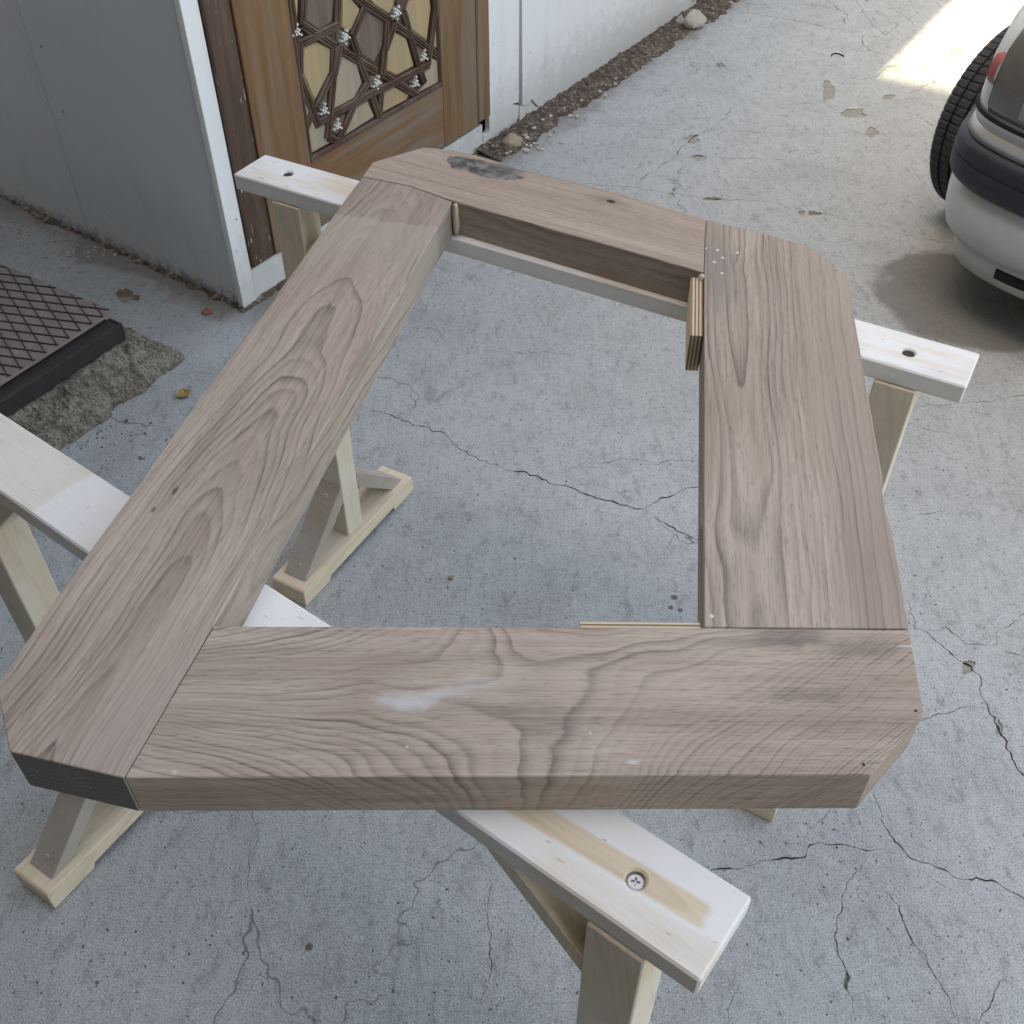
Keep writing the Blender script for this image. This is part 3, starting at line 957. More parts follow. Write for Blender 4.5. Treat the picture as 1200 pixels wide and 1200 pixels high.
for up in (0.0, 0.766, 1.532):
    lattice(False, up)
    lattice(True, up)
# border beads of the carved field
for a, b, c, d in ((0.334, 0.972, PZ0 - 0.011, PZ0 + 0.004), (0.334, 0.972, 2.035, 2.048)):
    obj('border_bead', *box(a, b, -0.010, 0.006, c, d), M_mould, door, bevel=0.003)
for a, b in ((0.3343, 0.3445), (0.9615, 0.9717)):
    obj('border_bead', *box(a, b, -0.0105, 0.006, PZ0 + 0.0045, 2.034), M_mould, door, bevel=0.003)

# ================================================================== UNSEEN BLOCK ADDED BEHIND THE CAMERA TO SHADE THE YARD
M_render = plain('shade_block_dark', (0.10, 0.088, 0.08), 0.9, var=0.1, scale=3)
M_glassd = plain('dark_window', (0.03, 0.035, 0.04), 0.08, var=0.05, bump=0.0, spec=0.6)
REAR = 0.95
HR = (gp(1022, 112).dot(LANE) + REAR) / (SHADOW_K * sun_h.dot(LANE)) - 0.13
tower = empty('added_shade_block', LANE * -REAR)
tower.rotation_euler = (0, 0, math.atan2(OUT.y, OUT.x))
tag(tower, 'unseen tall block added behind the yard to shade it', 'building')
obj('wall', *box(-9, 3.1, -7, 0, 0, HR), M_render, tower)
obj('parapet', *box(-9.05, 3.15, -7.05, 0.0, HR + 0.002, HR + 0.12), M_roof, tower)
for fl in range(1, 4):
    for k in range(5):
        x = -8.4 + 2.2 * k
        z = 0.9 + fl * 2.9
        w = obj('window', *box(x, x + 1.4, 0.003, 0.04, z, z + 1.4), M_white, tower)
        obj('pane', *box(x + 0.08, x + 1.32, 0.0405, 0.045, z + 0.08, z + 1.32), M_glassd, w)

# ================================================================== STEEL HATCH AND ITS KERB
M_steel = plain('rusty_painted_steel', (0.245, 0.195, 0.178), 0.55, metal=0.1, var=0.35, scale=24, bump=0.3)
M_angle = plain('angle_steel_rib_shade', (0.050, 0.043, 0.045), 0.5, metal=0.4, var=0.4, scale=30, bump=0.3)

def kerb_mat():
    t = NT('crumbling_concrete')
    co = t.coord()
    c = t.mix(t.step(t.noise(co, 14, 5, 0.7), 0.35, 0.65), (0.165, 0.136, 0.106), (0.345, 0.305, 0.255))
    v = t.n('TexVoronoi')
    t.set(v.inputs['Vector'], co)
    v.inputs['Scale'].default_value = 110
    vc = t.xyz(v.outputs['Color'])
    c = t.mix(t.math('MULTIPLY', t.step(vc[0], 0.6, 0.95), 0.28), c, (0.45, 0.43, 0.39))
    c = t.mix(t.math('MULTIPLY', t.step(vc[1], 0.6, 0.95), 0.4), c, (0.10, 0.085, 0.068))
    f = t.noise(co, 160, 4, 0.7)
    c = t.mix(t.math('MULTIPLY', t.step(f, 0.48, 0.64), 0.75), c, (0.07, 0.058, 0.047))
    c = t.mix(t.math('MULTIPLY', t.step(f, 0.42, 0.28), 0.5), c, (0.50, 0.47, 0.42))
    h = t.math('ADD', t.math('MULTIPLY', v.outputs['Distance'], -0.4), f)
    return t.done(c, 0.95, t.bump(h, 1.0, 0.008))


M_kerb = kerb_mat()
HZ = 0.152
pc = gp(134.7, 364.3, HZ)
e1 = (gp(0, 308.4, HZ) - pc).normalized()
e2 = (gp(0, 450.5, HZ) - pc).normalized()
hatch = empty('cellar_hatch', (pc.x, pc.y, 0))
tag(hatch, 'rusty brown diamond tread steel plate on a dark angle frame at the left edge', 'hatch')
E3 = lambda a, b, z: (e1.x * a + e2.x * b, e1.y * a + e2.y * b, z)


def hbox(name, a0, a1, b0, b1, z0, z1, mat, bevel=0.001, dzx=0.0):
    v = [E3(a, b, z) for z in (z0, z1) for a, b in ((a0, b0), (a1, b0), (a1, b1), (a0, b1))]
    f = [(0, 3, 2, 1), (4, 5, 6, 7), (0, 1, 5, 4), (1, 2, 6, 5), (2, 3, 7, 6), (3, 0, 4, 7)]
    return obj(name, v, f, mat, hatch, bevel=bevel)


plate = hbox('plate', 0, 1.1, 0, 1.1, HZ - 0.006, HZ, M_steel)
hbox('angle_frame', -0.046, -0.040, 0.03, 1.12, 0.098, HZ - 0.008, M_angle)
hbox('angle_flange', -0.0395, 0.03, 0.03, 1.12, HZ - 0.016, HZ - 0.010, M_angle)
hbox('angle_end', -0.046, 0.0, 0.022, 0.0297, 0.098, HZ - 0.008, M_angle)
dA = (gp(80.6, 401, HZ) - gp(22, 315, HZ)).normalized()
dB = (gp(60, 372, HZ) - gp(0, 365, HZ)).normalized()


def ribs(d, spacing, w, h, off=0.0):
    d2 = Vector((d.dot(e1), d.dot(e2)))
    nrm = Vector((-d2.y, d2.x))
    cs = [0, 1.1]
    vals = [nrm.x * a + nrm.y * b for a in cs for b in cs]
    k = math.ceil(min(vals) / spacing)
    while k * spacing < max(vals):
        cc = k * spacing + off
        # clip the line nrm.p = cc to the plate
        ts = []
        p0 = nrm * cc
        lo, hi = -9, 9
        for i in range(2):
            if abs(d2[i]) > 1e-6:
                t0, t1 = (0.006 - p0[i]) / d2[i], (1.094 - p0[i]) / d2[i]
                lo, hi = max(lo, min(t0, t1)), min(hi, max(t0, t1))
        if hi - lo > 0.02:
            a, b = p0 + d2 * lo, p0 + d2 * hi
            v = []
            for pnt in (a, b):
                for s_, z_ in ((-1, HZ - 0.0005), (-0.45, HZ + h), (0.45, HZ + h), (1, HZ - 0.0005)):
                    r_ = pnt + nrm * (s_ * w / 2)
                    v.append(E3(r_.x, r_.y, z_))
            obj('rib', v, [(0, 1, 5, 4), (1, 2, 6, 5), (2, 3, 7, 6), (0, 3, 2, 1), (4, 5, 6, 7)], M_angle, plate)  # darker steel on the ribs paints in the shade they cast
        k += 1


ribs(dA, 0.034, 0.0042, 0.0026)
ribs(dB, 0.034, 0.0042, 0.0028)
# rough concrete upstand under the frame
kv = []
NA, NB = 60, 230
for i in range(NA):
    a = -0.19 + 0.30 * i / (NA - 1)
    for j in range(NB):
        b = -0.16 + 1.4 * j / (NB - 1)
        w3 = Vector(E3(a, b, 0)) * 9
        nz = mnoise.fractal(w3, 1.0, 2.0, 4)
        edge = min(a + 0.05 + 0.02 * nz, b + 0.0)
        h = 0.094 * max(0.0, min(1.0, 1 + edge / 0.085)) ** 0.75
        h += (0.014 * mnoise.fractal(w3 * 3, 1.0, 2.0, 4) + 0.006 * mnoise.fractal(w3 * 11, 1.0, 2.0, 3)) * (1 if 0 < h < 0.09 else 0.3)
        h = min(h, 0.0965)
        kv.append(E3(a, b, h - (0.012 if h < 0.004 else 0.0)))
kerb = obj('kerb', kv, grid_faces(NA, NB), M_kerb, None, loc=(pc.x, pc.y, 0), smooth=False)
tag(kerb, 'crumbling concrete upstand under the steel hatch frame', kind='structure')

# ================================================================== WALNUT FRAME
ZB = 0.8415
ZF = 0.8955


def wp(x, y):
    return gp(x, y, ZF)


frame = empty('walnut_frame', (0, 0.9, ZB))
tag(frame, 'large bare walnut frame with clipped corners and open middle lying on two sawhorses', 'wooden frame')


def member(name, px, x_from, x_to, mat, label=None, bevel=0.0009, end=None):
    pts = [wp(*p) for p in px]
    a, b = wp(*x_from), wp(*x_to)
    ang = math.atan2(b.y - a.y, b.x - a.x)
    ca, sa = math.cos(-ang), math.sin(-ang)
    loc = [((p.x - a.x) * ca - (p.y - a.y) * sa, (p.x - a.x) * sa + (p.y - a.y) * ca) for p in pts]
    v, f = prism(loc, 0.0, ZF - ZB)
    o = obj(name, v, f, mat, frame, bevel=bevel)
    if end:
        p0, p1 = wp(*end[0]), wp(*end[1])
        nn = Vector((p1.y - p0.y, p0.x - p1.x, 0)).normalized()
        nl = Vector((nn.x * ca - nn.y * sa, nn.x * sa + nn.y * ca, 0))
        o.data.materials.append(M_endgrain)
        for pf in o.data.polygons:
            if abs(pf.normal.dot(nl)) > 0.98:
                pf.material_index = 1
    o.matrix_parent_inverse = Matrix.Identity(4)
    o.location = Vector((a.x, a.y, ZB)) - Vector(frame.location)
    o.rotation_euler = (0, 0, ang)
    if label:
        o['label'] = label
    return o


def to_local(px, py, a, ang):
    p = wp(px, py) - a
    return (p.x * math.cos(-ang) - p.y * math.sin(-ang), p.x * math.sin(-ang) + p.y * math.cos(-ang))


def axis_of(x_from, x_to):
    a, b = wp(*x_from), wp(*x_to)
    return a, math.atan2(b.y - a.y, b.x - a.x)


FA, FB = (250, 733), (825, 735)          # front rail axis
LA, LB = (250, 733), (530, 235.5)        # left stile axis
BA, BB = (530, 235.5), (825, 319.5)      # back rail
RA, RB = (825, 735), (825, 319.5)        # right stile


def marks_front(t, co, c):
    a, g = axis_of(FA, FB)
    for (px, py), r_, s in (((478, 822), (0.034, 0.012), 0.75), ((520, 812), (0.03, 0.01), 0.45), ((560, 800), (0.03, 0.008), 0.3), ((742, 893), (0.006, 0.003), 0.9), ((477, 875), (0.0025, 0.002), 0.9),
                            ((692, 859), (0.002, 0.002), 0.9), ((205, 905), (0.004, 0.003), 0.8), ((250, 733), (0.005, 0.003), 0.9), ((1065, 757), (0.011, 0.0018), 0.8)):
        c = t.mix(t.math('MULTIPLY', t.spot(co, to_local(px, py, a, g), r_, 0.7, 60, 0.75), s), c, (0.52, 0.52, 0.53))
    for (px, py), r_, s in (((925, 745), (0.04, 0.018), 0.5), ((1010, 760), (0.05, 0.012), 0.42), ((900, 752), (0.09, 0.006), 0.35), ((960, 815), (0.05, 0.01), 0.35), ((645, 865), (0.04, 0.03), 0.25)):
        c = t.mix(t.math('MULTIPLY', t.spot(co, to_local(px, py, a, g), r_, 0.8, 28, 0.9), s), c, (0.10, 0.085, 0.082))
    for px, py in ((1073, 833), (1012, 896)):
        c = t.mix(t.spot(co, to_local(px, py, a, g), (0.0016, 0.0016), 0, 1, 0.3), c, (0.03, 0.025, 0.02))
    return c


def marks_left(t, co, c):
    a, g = axis_of(LA, LB)
    # freshly planed pale zone near the far joint, darker smear just before it
    x0 = to_local(465, 262, a, g)[0]
    x = t.xyz(co)
    wv_ = t.math('MULTIPLY', t.math('SUBTRACT', t.noise(co, 6, 3), 0.5), 0.05)
    xs = t.math('ADD', x[0], wv_)
    pale = t.math('MULTIPLY', t.step(xs, x0 - 0.22, x0 - 0.02), t.step(xs, x0 + 0.003, x0 - 0.003))
    c = t.mix(t.math('MULTIPLY', pale, 0.55), c, (0.37, 0.31, 0.265))
    far = t.step(xs, x0 - 0.002, x0 + 0.004)
    c = t.mix(t.math('MULTIPLY', far, 0.22), c, (0.16, 0.12, 0.105))
    # sapwood towards the near end
    p1 = to_local(170, 850, a, g)
    c = t.mix(t.math('MULTIPLY', t.spot(co, p1, (0.13, 0.07), 0.3, 8, 0.8), 0.5), c, (0.40, 0.345, 0.295))
    for (px, py), r_ in (((180, 597), (0.006, 0.0025)), ((205, 575), (0.008, 0.003))):
        c = t.mix(t.math('MULTIPLY', t.spot(co, to_local(px, py, a, g), r_, 0.4, 60, 0.5), 0.75), c, (0.07, 0.05, 0.045))
    return c


def marks_back(t, co, c):
    a, g = axis_of(BA, BB)
    k = to_local(568, 198, a, g)
    c = t.mix(t.spot(co, k, (0.066, 0.026), 0.55, 38, 0.12), c, t.mix(t.step(t.noise(co, 45, 5, 0.7), 0.35, 0.65), (0.055, 0.052, 0.055), (0.21, 0.195, 0.18)))
    c = t.mix(t.math('MULTIPLY', t.spot(co, to_local(598, 198, a, g), (0.03, 0.02), 0.3, 30, 0.5), 0.6), c, (0.10, 0.10, 0.115))
    kn = to_local(716, 236, a, g)
    c = t.mix(t.math('MULTIPLY', t.spot(co, kn, (0.05, 0.016), 0.5, 30, 0.9), 0.5), c, (0.15, 0.10, 0.082))
    c = t.mix(t.spot(co, kn, (0.008, 0.005), 0.3, 90, 0.3), c, (0.03, 0.02, 0.016))
    return c


def marks_right(t, co, c):
    a, g = axis_of(RA, RB)
    x0 = to_local(840, 345, a, g)
    xs = t.xyz(co)
    c = t.mix(t.math('MULTIPLY', t.spot(co, to_local(842, 318, a, g), (0.10, 0.028), 0.3, 20, 0.5), 0.45), c, (0.225, 0.205, 0.20))
    for px, py in ((827, 291), (841, 293), (847, 302), (837, 307), (864, 296), (846, 320), (834, 722)):
        c = t.mix(t.spot(co, to_local(px, py, a, g), (0.0028, 0.0024), 0.3, 100, 0.3), c, (0.6, 0.57, 0.55))
    # paler sapwood along the outer edge
    pe = to_local(965, 400, a, g)
    c = t.mix(t.math('MULTIPLY', t.step(xs[1], pe[1] + 0.05, pe[1] - 0.03), 0.55), c, (0.335, 0.268, 0.222))
    for px, py in ((980, 317),):
        c = t.mix(t.spot(co, to_local(px, py, a, g), (0.002, 0.001), 0, 1, 0.3), c, (0.05, 0.04, 0.03))
    return c


W_front = walnut('walnut_front', 3.7, amp=(0.019, 0.050), sc=(4.8, 7.0), tone=1.10, marks=marks_front, contrast=0.82, crotch=(0.29, -0.080, 690.0, 0.36))
W_left = walnut('walnut_left', 11.2, K=215, yc=0.075, d0=-0.02, slope=0.075, amp=(0.022, 0.03), sc=(2.6, 5.0), tone=1.05, marks=marks_left, contrast=0.85)
W_back = walnut('walnut_back', 5.1, K=150, yc=0.25, d0=0.05, slope=0.02, amp=(0.012, 0.02), sc=(1.6, 4), tone=1.1, marks=marks_back, contrast=0.6)
W_right = walnut('walnut_right', 8.4, K=125, yc=-0.045, d0=-0.01, slope=-0.075, amp=(0.022, 0.035), sc=(2.4, 5), tone=1.08, marks=marks_right, contrast=0.85)


def end_grain_mat():
    t = NT('dirty_end_grain')
    co = t.coord()
    x, y, z = t.xyz(co)
    arc = t.math('FRACT', t.math('ADD', t.math('MULTIPLY', z, 150), t.math('ADD', t.math('MULTIPLY', t.noise(co, 9, 2), 7), t.math('MULTIPLY', y, 30))))
    c = t.mix(t.math('MULTIPLY', t.step(arc, 0.5, 1.0), 0.4), (0.155, 0.15, 0.142), (0.095, 0.088, 0.082))
    c = t.mix(t.math('MULTIPLY', t.step(t.noise(co, 40, 5, 0.7), 0.5, 0.75), 0.5), c, (0.25, 0.23, 0.21))
    c = t.mix(t.step(t.noise(co, 75, 3, 0.6), 0.70, 0.73), c, (0.36, 0.33, 0.30))
    return t.done(c, 0.85, t.bump(t.noise(co, 160, 4, 0.7), 0.4, 0.003))


M_endgrain = end_grain_mat()
member('front_rail', [(250.6, 733.6), (825.6, 735.6), (1065.4, 738), (1082.8, 835), (1021, 908), (146, 911.5)], FA, FB, W_front, 'front walnut rail with swirling figure and a white dust smear')
member('left_stile', [(249.6, 733.2), (145, 911.5), (10.8, 880.3), (-4, 803), (33.8, 747.5), (93, 662), (153.7, 580), (235, 465), (315, 358), (355, 303), (400, 240), (424.6, 207.4), (480, 218), (529.6, 236)], LA, LB, W_left, end=((145, 911.5), (10.8, 880.3)), label= 'left walnut stile with long dark grain lines and a pale planed zone')
member('back_rail', [(425, 206.8), (437, 190), (497, 172.5), (530, 176), (558, 182), (580, 188.5), (606, 198), (660, 209.5), (725, 226.5), (780, 243), (826.6, 256.8), (824.6, 319.3), (530.2, 235.2), (480, 217.4)], BA, BB, W_back, 'back walnut rail with a dark bark patch and a small knot')
member('right_stile', [(827.2, 257), (880, 270), (945, 287.5), (991.8, 319), (1010, 421.7), (1028, 525), (1034.5, 561), (1033.5, 572), (1038.5, 599), (1048, 636), (1065, 736.6), (825.6, 734.8), (825.2, 319.6)], RA, RB, W_right, 'right walnut stile with a chipped outer edge')


def ply_mat():
    t = NT('plywood_edge')
    co = t.coord()
    y = t.xyz(co)[1]
    b = t.math('FRACT', t.math('MULTIPLY', y, 1 / 0.0046))
    c = t.ramp(b, [(0, (0.66, 0.55, 0.41)), (0.45, (0.70, 0.60, 0.46)), (0.5, (0.22, 0.14, 0.09)), (0.95, (0.26, 0.17, 0.11)), (1.0, (0.55, 0.44, 0.30))], 'CONSTANT')
    c = t.mix(t.math('MULTIPLY', t.noise(t.scale(co, (20, 20, 20)), 1, 4), 0.3), c, (0.3, 0.22, 0.15))
    return t.done(c, 0.75)


M_ply = ply_mat()
fl0 = Vector(frame.location)


def local_block(name, a_px, b_px, side, w, z0, z1, mat, s0=0.0, s1=None):
    """block along a picture line on the frame's top plane"""
    a, b = wp(*a_px), wp(*b_px)
    L = (b - a).length
    ang = math.atan2(b.y - a.y, b.x - a.x)
    y0, y1 = (0, w) if side > 0 else (-w, 0)
    o = obj(name, *box(s0, L if s1 is None else s1, y0, y1, z0, z1), mat, frame, bevel=0.0006)
    o.location = Vector((a.x, a.y, 0)) - Vector((fl0.x, fl0.y, fl0.z))
    o.rotation_euler = (0, 0, ang)
    return o


local_block('plywood_strip', (824.6, 322), (824.6, 390), -1, 0.0165, ZB - 0.006, ZF - 0.005, M_ply)
local_block('plywood_strip', (680, 732.2), (822, 733.4), 1, 0.0075, ZB + 0.004, ZF - 0.004, M_ply)
M_glue = plain('dried_glue', (0.50, 0.42, 0.32), 0.5, var=0.2, scale=80)
for (px, py), r_, zz in (((533.4, 238.5), 0.0055, (ZB + 0.004, ZF - 0.001)), ((822.5, 323), 0.0055, (ZF - 0.012, ZF + 0.001))):
    p = wp(px, py)
    v = []
    for i in range(9):
        z = zz[0] + (zz[1] - zz[0]) * i / 8
        for k in range(8):
            a = 2 * math.pi * k / 8
            rr = r_ * (0.45 + 0.6 * math.sin(math.pi * (i + 0.6) / 9.2)) * (1 + 0.3 * mnoise.noise(Vector((k, i * 0.9, px))))
            v.append((p.x - fl0.x + rr * math.cos(a), p.y - fl0.y + rr * math.sin(a), z - fl0.z))
    obj('glue_bead', v, grid_faces(9, 8, True) + [tuple(range(8)), tuple(range(64, 72))], M_glue, frame, smooth=True)

# ================================================================== SAWHORSES


def paint_back(t, co):
    n = t.noise(t.scale(co, (4, 22, 22)), 1, 4, 0.6)
    return t.step(n, 0.34, 0.56, 0.35, 1.0)


def paint_front(t, co):
    x = t.xyz(co)
    n = t.math('SUBTRACT', t.noise(t.scale(co, (5, 26, 26)), 1, 4, 0.6), 0.5)
    u = t.math('ADD', x[0], t.math('MULTIPLY', n, 0.02))
    v = t.math('ADD', x[1], t.math('MULTIPLY', n, 0.010))
    v = t.math('ADD', v, t.math('MULTIPLY', t.math('SUBTRACT', x[0], 1.12), -0.055))
    band = t.math('MULTIPLY', t.step(v, 0.031, 0.035), t.step(v, 0.058, 0.053))
    band = t.math('MULTIPLY', band, t.step(u, 0.93, 1.0))
    band = t.math('MULTIPLY', band, t.step(u, 1.186, 1.176))
    cream = t.math('MULTIPLY', t.step(u, 0.352, 0.344), 0.42)
    brown = t.math('MULTIPLY', t.step(u, 0.57, 0.535), t.step(u, 0.42, 0.5))
    brown = t.math('MULTIPLY', brown, 0.75)
    corner = t.math('MULTIPLY', t.math('MULTIPLY', t.step(u, 1.02, 1.06), t.step(v, 0.034, 0.02)), 0.42)
    m = t.math('MAXIMUM', t.math('MAXIMUM', band, cream), t.math('MAXIMUM', brown, corner))
    m = t.math('ADD', m, t.math('MULTIPLY', t.step(n, 0.12, 0.25), 0.12), clamp=True)
    return t.math('SUBTRACT', 1.0, m)


def paint_post(t, co):
    n = t.noise(co, 6, 4, 0.6)
    return t.step(n, 0.35, 0.6, 0.05, 0.42)


M_beam_back = pine('painted_beam_back', 2.0, paint_back)
M_beam_front = pine('painted_beam_front', 6.0, paint_front)
M_ppost = pine('whitewashed_post', 4.0, paint_post, 'z', warm=1.0)
M_pfoot = pine('bare_pine_foot', 9.0, None, 'y', tone=1.13, warm=1.0)
M_pbrace = pine('grey_brace', 1.0, lambda t, co: t.step(t.noise(co, 9, 3), 0.3, 0.7, 0.05, 0.22), 'y', tone=0.5, warm=0.9)
M_screw = plain('zinc_screw', (0.55, 0.55, 0.54), 0.4, metal=0.45, var=0.25, scale=200)
M_hole = plain('dark_hole', (0.05, 0.042, 0.036), 0.9)


def beam_with_holes(L, W, z0, z1, holes, r_=0.0085, deep=0.009):
    """beam mesh with real round counterbores in its top"""
    verts = [Vector((0, 0)), Vector((L, 0)), Vector((L, W)), Vector((0, W))]
    faces = [[0, 1, 2, 3]]
    nseg = 20
    for hx, hy in holes:
        i0 = len(verts)
        verts += [Vector((hx + r_ * math.cos(2 * math.pi * k / nseg), hy + r_ * math.sin(2 * math.pi * k / nseg))) for k in range(nseg)]
        faces.append(list(range(i0, i0 + nseg)))
    vo, eo, fo, ov, oe, of = delaunay_2d_cdt(verts, [], faces, 0, 1e-6)
    v = [(p.x, p.y, z1) for p in vo]
    f = [tuple(a) for a, o in zip(fo, of) if o == [0]]
    n0 = len(v)
    v += [(0, 0, z0), (L, 0, z0), (L, W, z0), (0, W, z0)]
    idx = {}
    for i, p in enumerate(vo):
        for c, qq in enumerate(((0, 0), (L, 0), (L, W), (0, W))):
            if (p - Vector(qq)).length < 1e-6:
                idx[c] = i
    f += [(n0 + 3, n0 + 2, n0 + 1, n0)]
    for c in range(4):
        d = (c + 1) % 4
        f.append((idx[c], idx[d], n0 + d, n0 + c))
    for hx, hy in holes:
        ring = sorted([i for i, p in enumerate(vo) if abs((p - Vector((hx, hy))).length - r_) < 1e-5], key=lambda i: math.atan2(vo[i].y - hy, vo[i].x - hx))
        b0 = len(v)
        v += [(vo[i].x, vo[i].y, z1 - deep) for i in ring]
        m = len(ring)
        f += [(ring[k], ring[(k + 1) % m], b0 + (k + 1) % m, b0 + k) for k in range(m)]
        f.append(tuple(range(b0, b0 + m)))
    return v, f


def screw_head(name, x, y, z, r_, parent, tilt=None):
    v = [(0, 0, 0)]
    f = []
    n = 18
    rings = [(r_, -0.0012), (r_, 0.0), (r_ * 0.82, 0.0006)]
    v = []
    for rr, zz in rings:
        v += [(rr * math.cos(2 * math.pi * k / n), rr * math.sin(2 * math.pi * k / n), zz) for k in range(n)]
    f = [(i * n + k, i * n + (k + 1) % n, (i + 1) * n + (k + 1) % n, (i + 1) * n + k) for i in range(2) for k in range(n)]
    # cross recess as a sunk star
    c0 = len(v)
    a = r_ * 0.55
    b = r_ * 0.16
    star = []
    for k in range(4):
        an = math.pi / 2 * k + 0.4
        star += [(a * math.cos(an) - b * math.sin(an), a * math.sin(an) + b * math.cos(an)), (b * 1.3 * math.cos(an + math.pi / 4), b * 1.3 * math.sin(an + math.pi / 4))]
        star.insert(-2, (a * math.cos(an) + b * math.sin(an), a * math.sin(an) - b * math.cos(an)))
    m = len(star)
    v += [(p[0], p[1], 0.0006) for p in star]
    v += [(p[0] * 0.6, p[1] * 0.6, -0.002) for p in star]
    o_idx = list(range(2 * n, 3 * n))
    # annulus between the outer ring and the star
    vv = [Vector((v[i][0], v[i][1])) for i in o_idx] + [Vector(p) for p in star]
    vo, eo, fo, ov, oe, of = delaunay_2d_cdt(vv, [], [list(range(n)), list(range(n, n + m))], 0, 1e-7)
    base = len(v)
    v += [(p.x, p.y, 0.0006) for p in vo]
    f += [tuple(base + i for i in ff) for ff, oo in zip(fo, of) if oo == [0]]
    f += [(c0 + k, c0 + (k + 1) % m, c0 + m + (k + 1) % m, c0 + m + k) for k in range(m)]
    f.append(tuple(range(c0 + m, c0 + 2 * m)))
    o = obj(name, v, f, M_screw, parent)
    o.location = (x, y, z)
    if tilt is not None:
        o.rotation_euler = tilt
    return o


def sloped_board(p0, p1, wx, th, axis='y'):
    """board of width wx along x, thickness th, running in the y-z plane from p0 to p1 (y, z)"""
    (y0, z0), (y1, z1) = p0, p1
    d = Vector((y1 - y0, z1 - z0)).normalized()
    n = Vector((-d.y, d.x))
    if n.y < 0:
        n = -n
    return d, n


def make_horse(loc, rz, length, beam_mat, holes_with_screw, shift, label, group):
    h = empty('sawhorse', (loc[0], loc[1], 0), rz)
    tag(h, label, 'sawhorse', group)
    W = 0.0845
    zu = 0.8135
    hs = [(0.0794, 0.046), (length - 0.083, 0.0405)]
    bv, bf = beam_with_holes(length, W, zu, ZB, hs)
    bm_ = obj('top_beam', bv, bf, beam_mat, h, bevel=0.0022)
    for x, y in hs:
        if holes_with_screw:
            screw_head('screw', x, y, ZB - 0.0045, 0.0072, bm_)
        else:
            v, f = prism([(x + 0.0078 * math.cos(2 * math.pi * k / 14), y + 0.0078 * math.sin(2 * math.pi * k / 14)) for k in range(14)], ZB - 0.0085, ZB - 0.0032)
            obj('hole_plug', v, f, M_hole, bm_)
    for side in (0, 1):
        s_u, s_rot = shift[side]
        # each end: an assembly of post, foot and braces, set a little off true
        ux = (0.106 if side == 0 else length - 0.0835) + s_u
        rot = Matrix.Rotation(s_rot, 3, 'Z')

        def T(p):
            w = rot @ Vector((p[0], p[1] - 0.023, p[2]))
            return (w.x + ux, w.y + 0.023, w.z)

        def put(name, v, f, mat, parent=h, bevel=0.0015):
            return obj(name, [T(p) for p in v], f, mat, parent, bevel=bevel)
        post = put('post', *box(-0.0275, 0.0275, -0.003, 0.049, 0.0462, zu - 0.0003), M_ppost)
        # foot with a long relief cut underneath
        y0, y1, n0, n1, ht = -0.181, 0.225, -0.097, 0.149, 0.046
        prof = [(y0, 0.001), (y0, ht - 0.004), (y0 + 0.004, ht), (y1 - 0.004, ht), (y1, ht - 0.004), (y1, 0.001), (n1, 0.001), (n1 - 0.004, 0.013), (n0 + 0.004, 0.013), (n0, 0.001)]
        m = len(prof)
        v = [(-0.0415, a, b) for a, b in prof] + [(0.0415, a, b) for a, b in prof]
        f = [tuple(range(m)), tuple(range(2 * m - 1, m - 1, -1))] + [(i, m + i, m + (i + 1) % m, (i + 1) % m) for i in range(m)]
        foot = put('foot', v, f, M_pfoot, bevel=0.0012)
        # braces from the foot to the post
        for s_ in (-1, 1):
            if s_ < 0:
                yf, yp = -0.158, -0.0035
            else:
                yf, yp = 0.204, 0.0495
            th = 0.030
            zt_ = 0.190
            dd = (yp - yf)
            # side outline of the brace: foot end cut level, post end cut plumb
            lowy = yf + math.copysign(th * 1.35, dd)
            pr = [(yf, ht + 0.0004), (yp, zt_), (yp, zt_ - th * 1.4), (lowy, ht + 0.0004)]
            v = [(-0.0272, a, b) for a, b in pr] + [(0.0272, a, b) for a, b in pr]
            f = [(0, 1, 2, 3), (7, 6, 5, 4), (0, 4, 5, 1), (1, 5, 6, 2), (2, 6, 7, 3), (3, 7, 4, 0)]
            br = put('foot_brace', v, f, M_pbrace, bevel=0.001)
            sl = math.atan2(zt_ - ht, dd if dd > 0 else -dd)
            for q_ in (0.12, 0.86):
                yy = yf + dd * q_
                zz = ht + (zt_ - ht) * q_ + 0.0016
                w = T((0.0, yy, zz))
                screw_head('screw', w[0], w[1], w[2], 0.0052, br, (sl if dd > 0 else -sl, 0, 0))
        # 45 degree brace between post and beam, on the inner side
        sg = 1 if side == 0 else -1
        xo = 0.0278 * sg
        pr = [(xo, 0.7055), (xo, 0.737), (xo + sg * 0.0755, zu - 0.0004), (xo + sg * 0.107, zu - 0.0004)]
        v = [(a, 0.0, b) for a, b in pr] + [(a, 0.047, b) for a, b in pr]
        f = [(0, 1, 2, 3), (7, 6, 5, 4), (0, 4, 5, 1), (1, 5, 6, 2), (2, 6, 7, 3), (3, 7, 4, 0)]
        put('beam_brace', v, f, M_ppost)
    return h


bo = gp(273, 203.7, ZB)
make_horse((bo.x, bo.y), R(-29.25), 1.198, M_beam_back, False, ((0, 0), (0, 0)), 'white painted sawhorse under the far end of the frame, near the door', 'two sawhorses')
nr = gp(820.7, 1151, ZB)
fa = R(-37.0)
make_horse((nr.x - 1.2 * math.cos(fa), nr.y - 1.2 * math.sin(fa)), fa, 1.2, M_beam_front, True, ((0.055, R(5)), (0.010, 0)), 'patchily painted sawhorse under the near end of the frame, cross-head screw showing', 'two sawhorses')

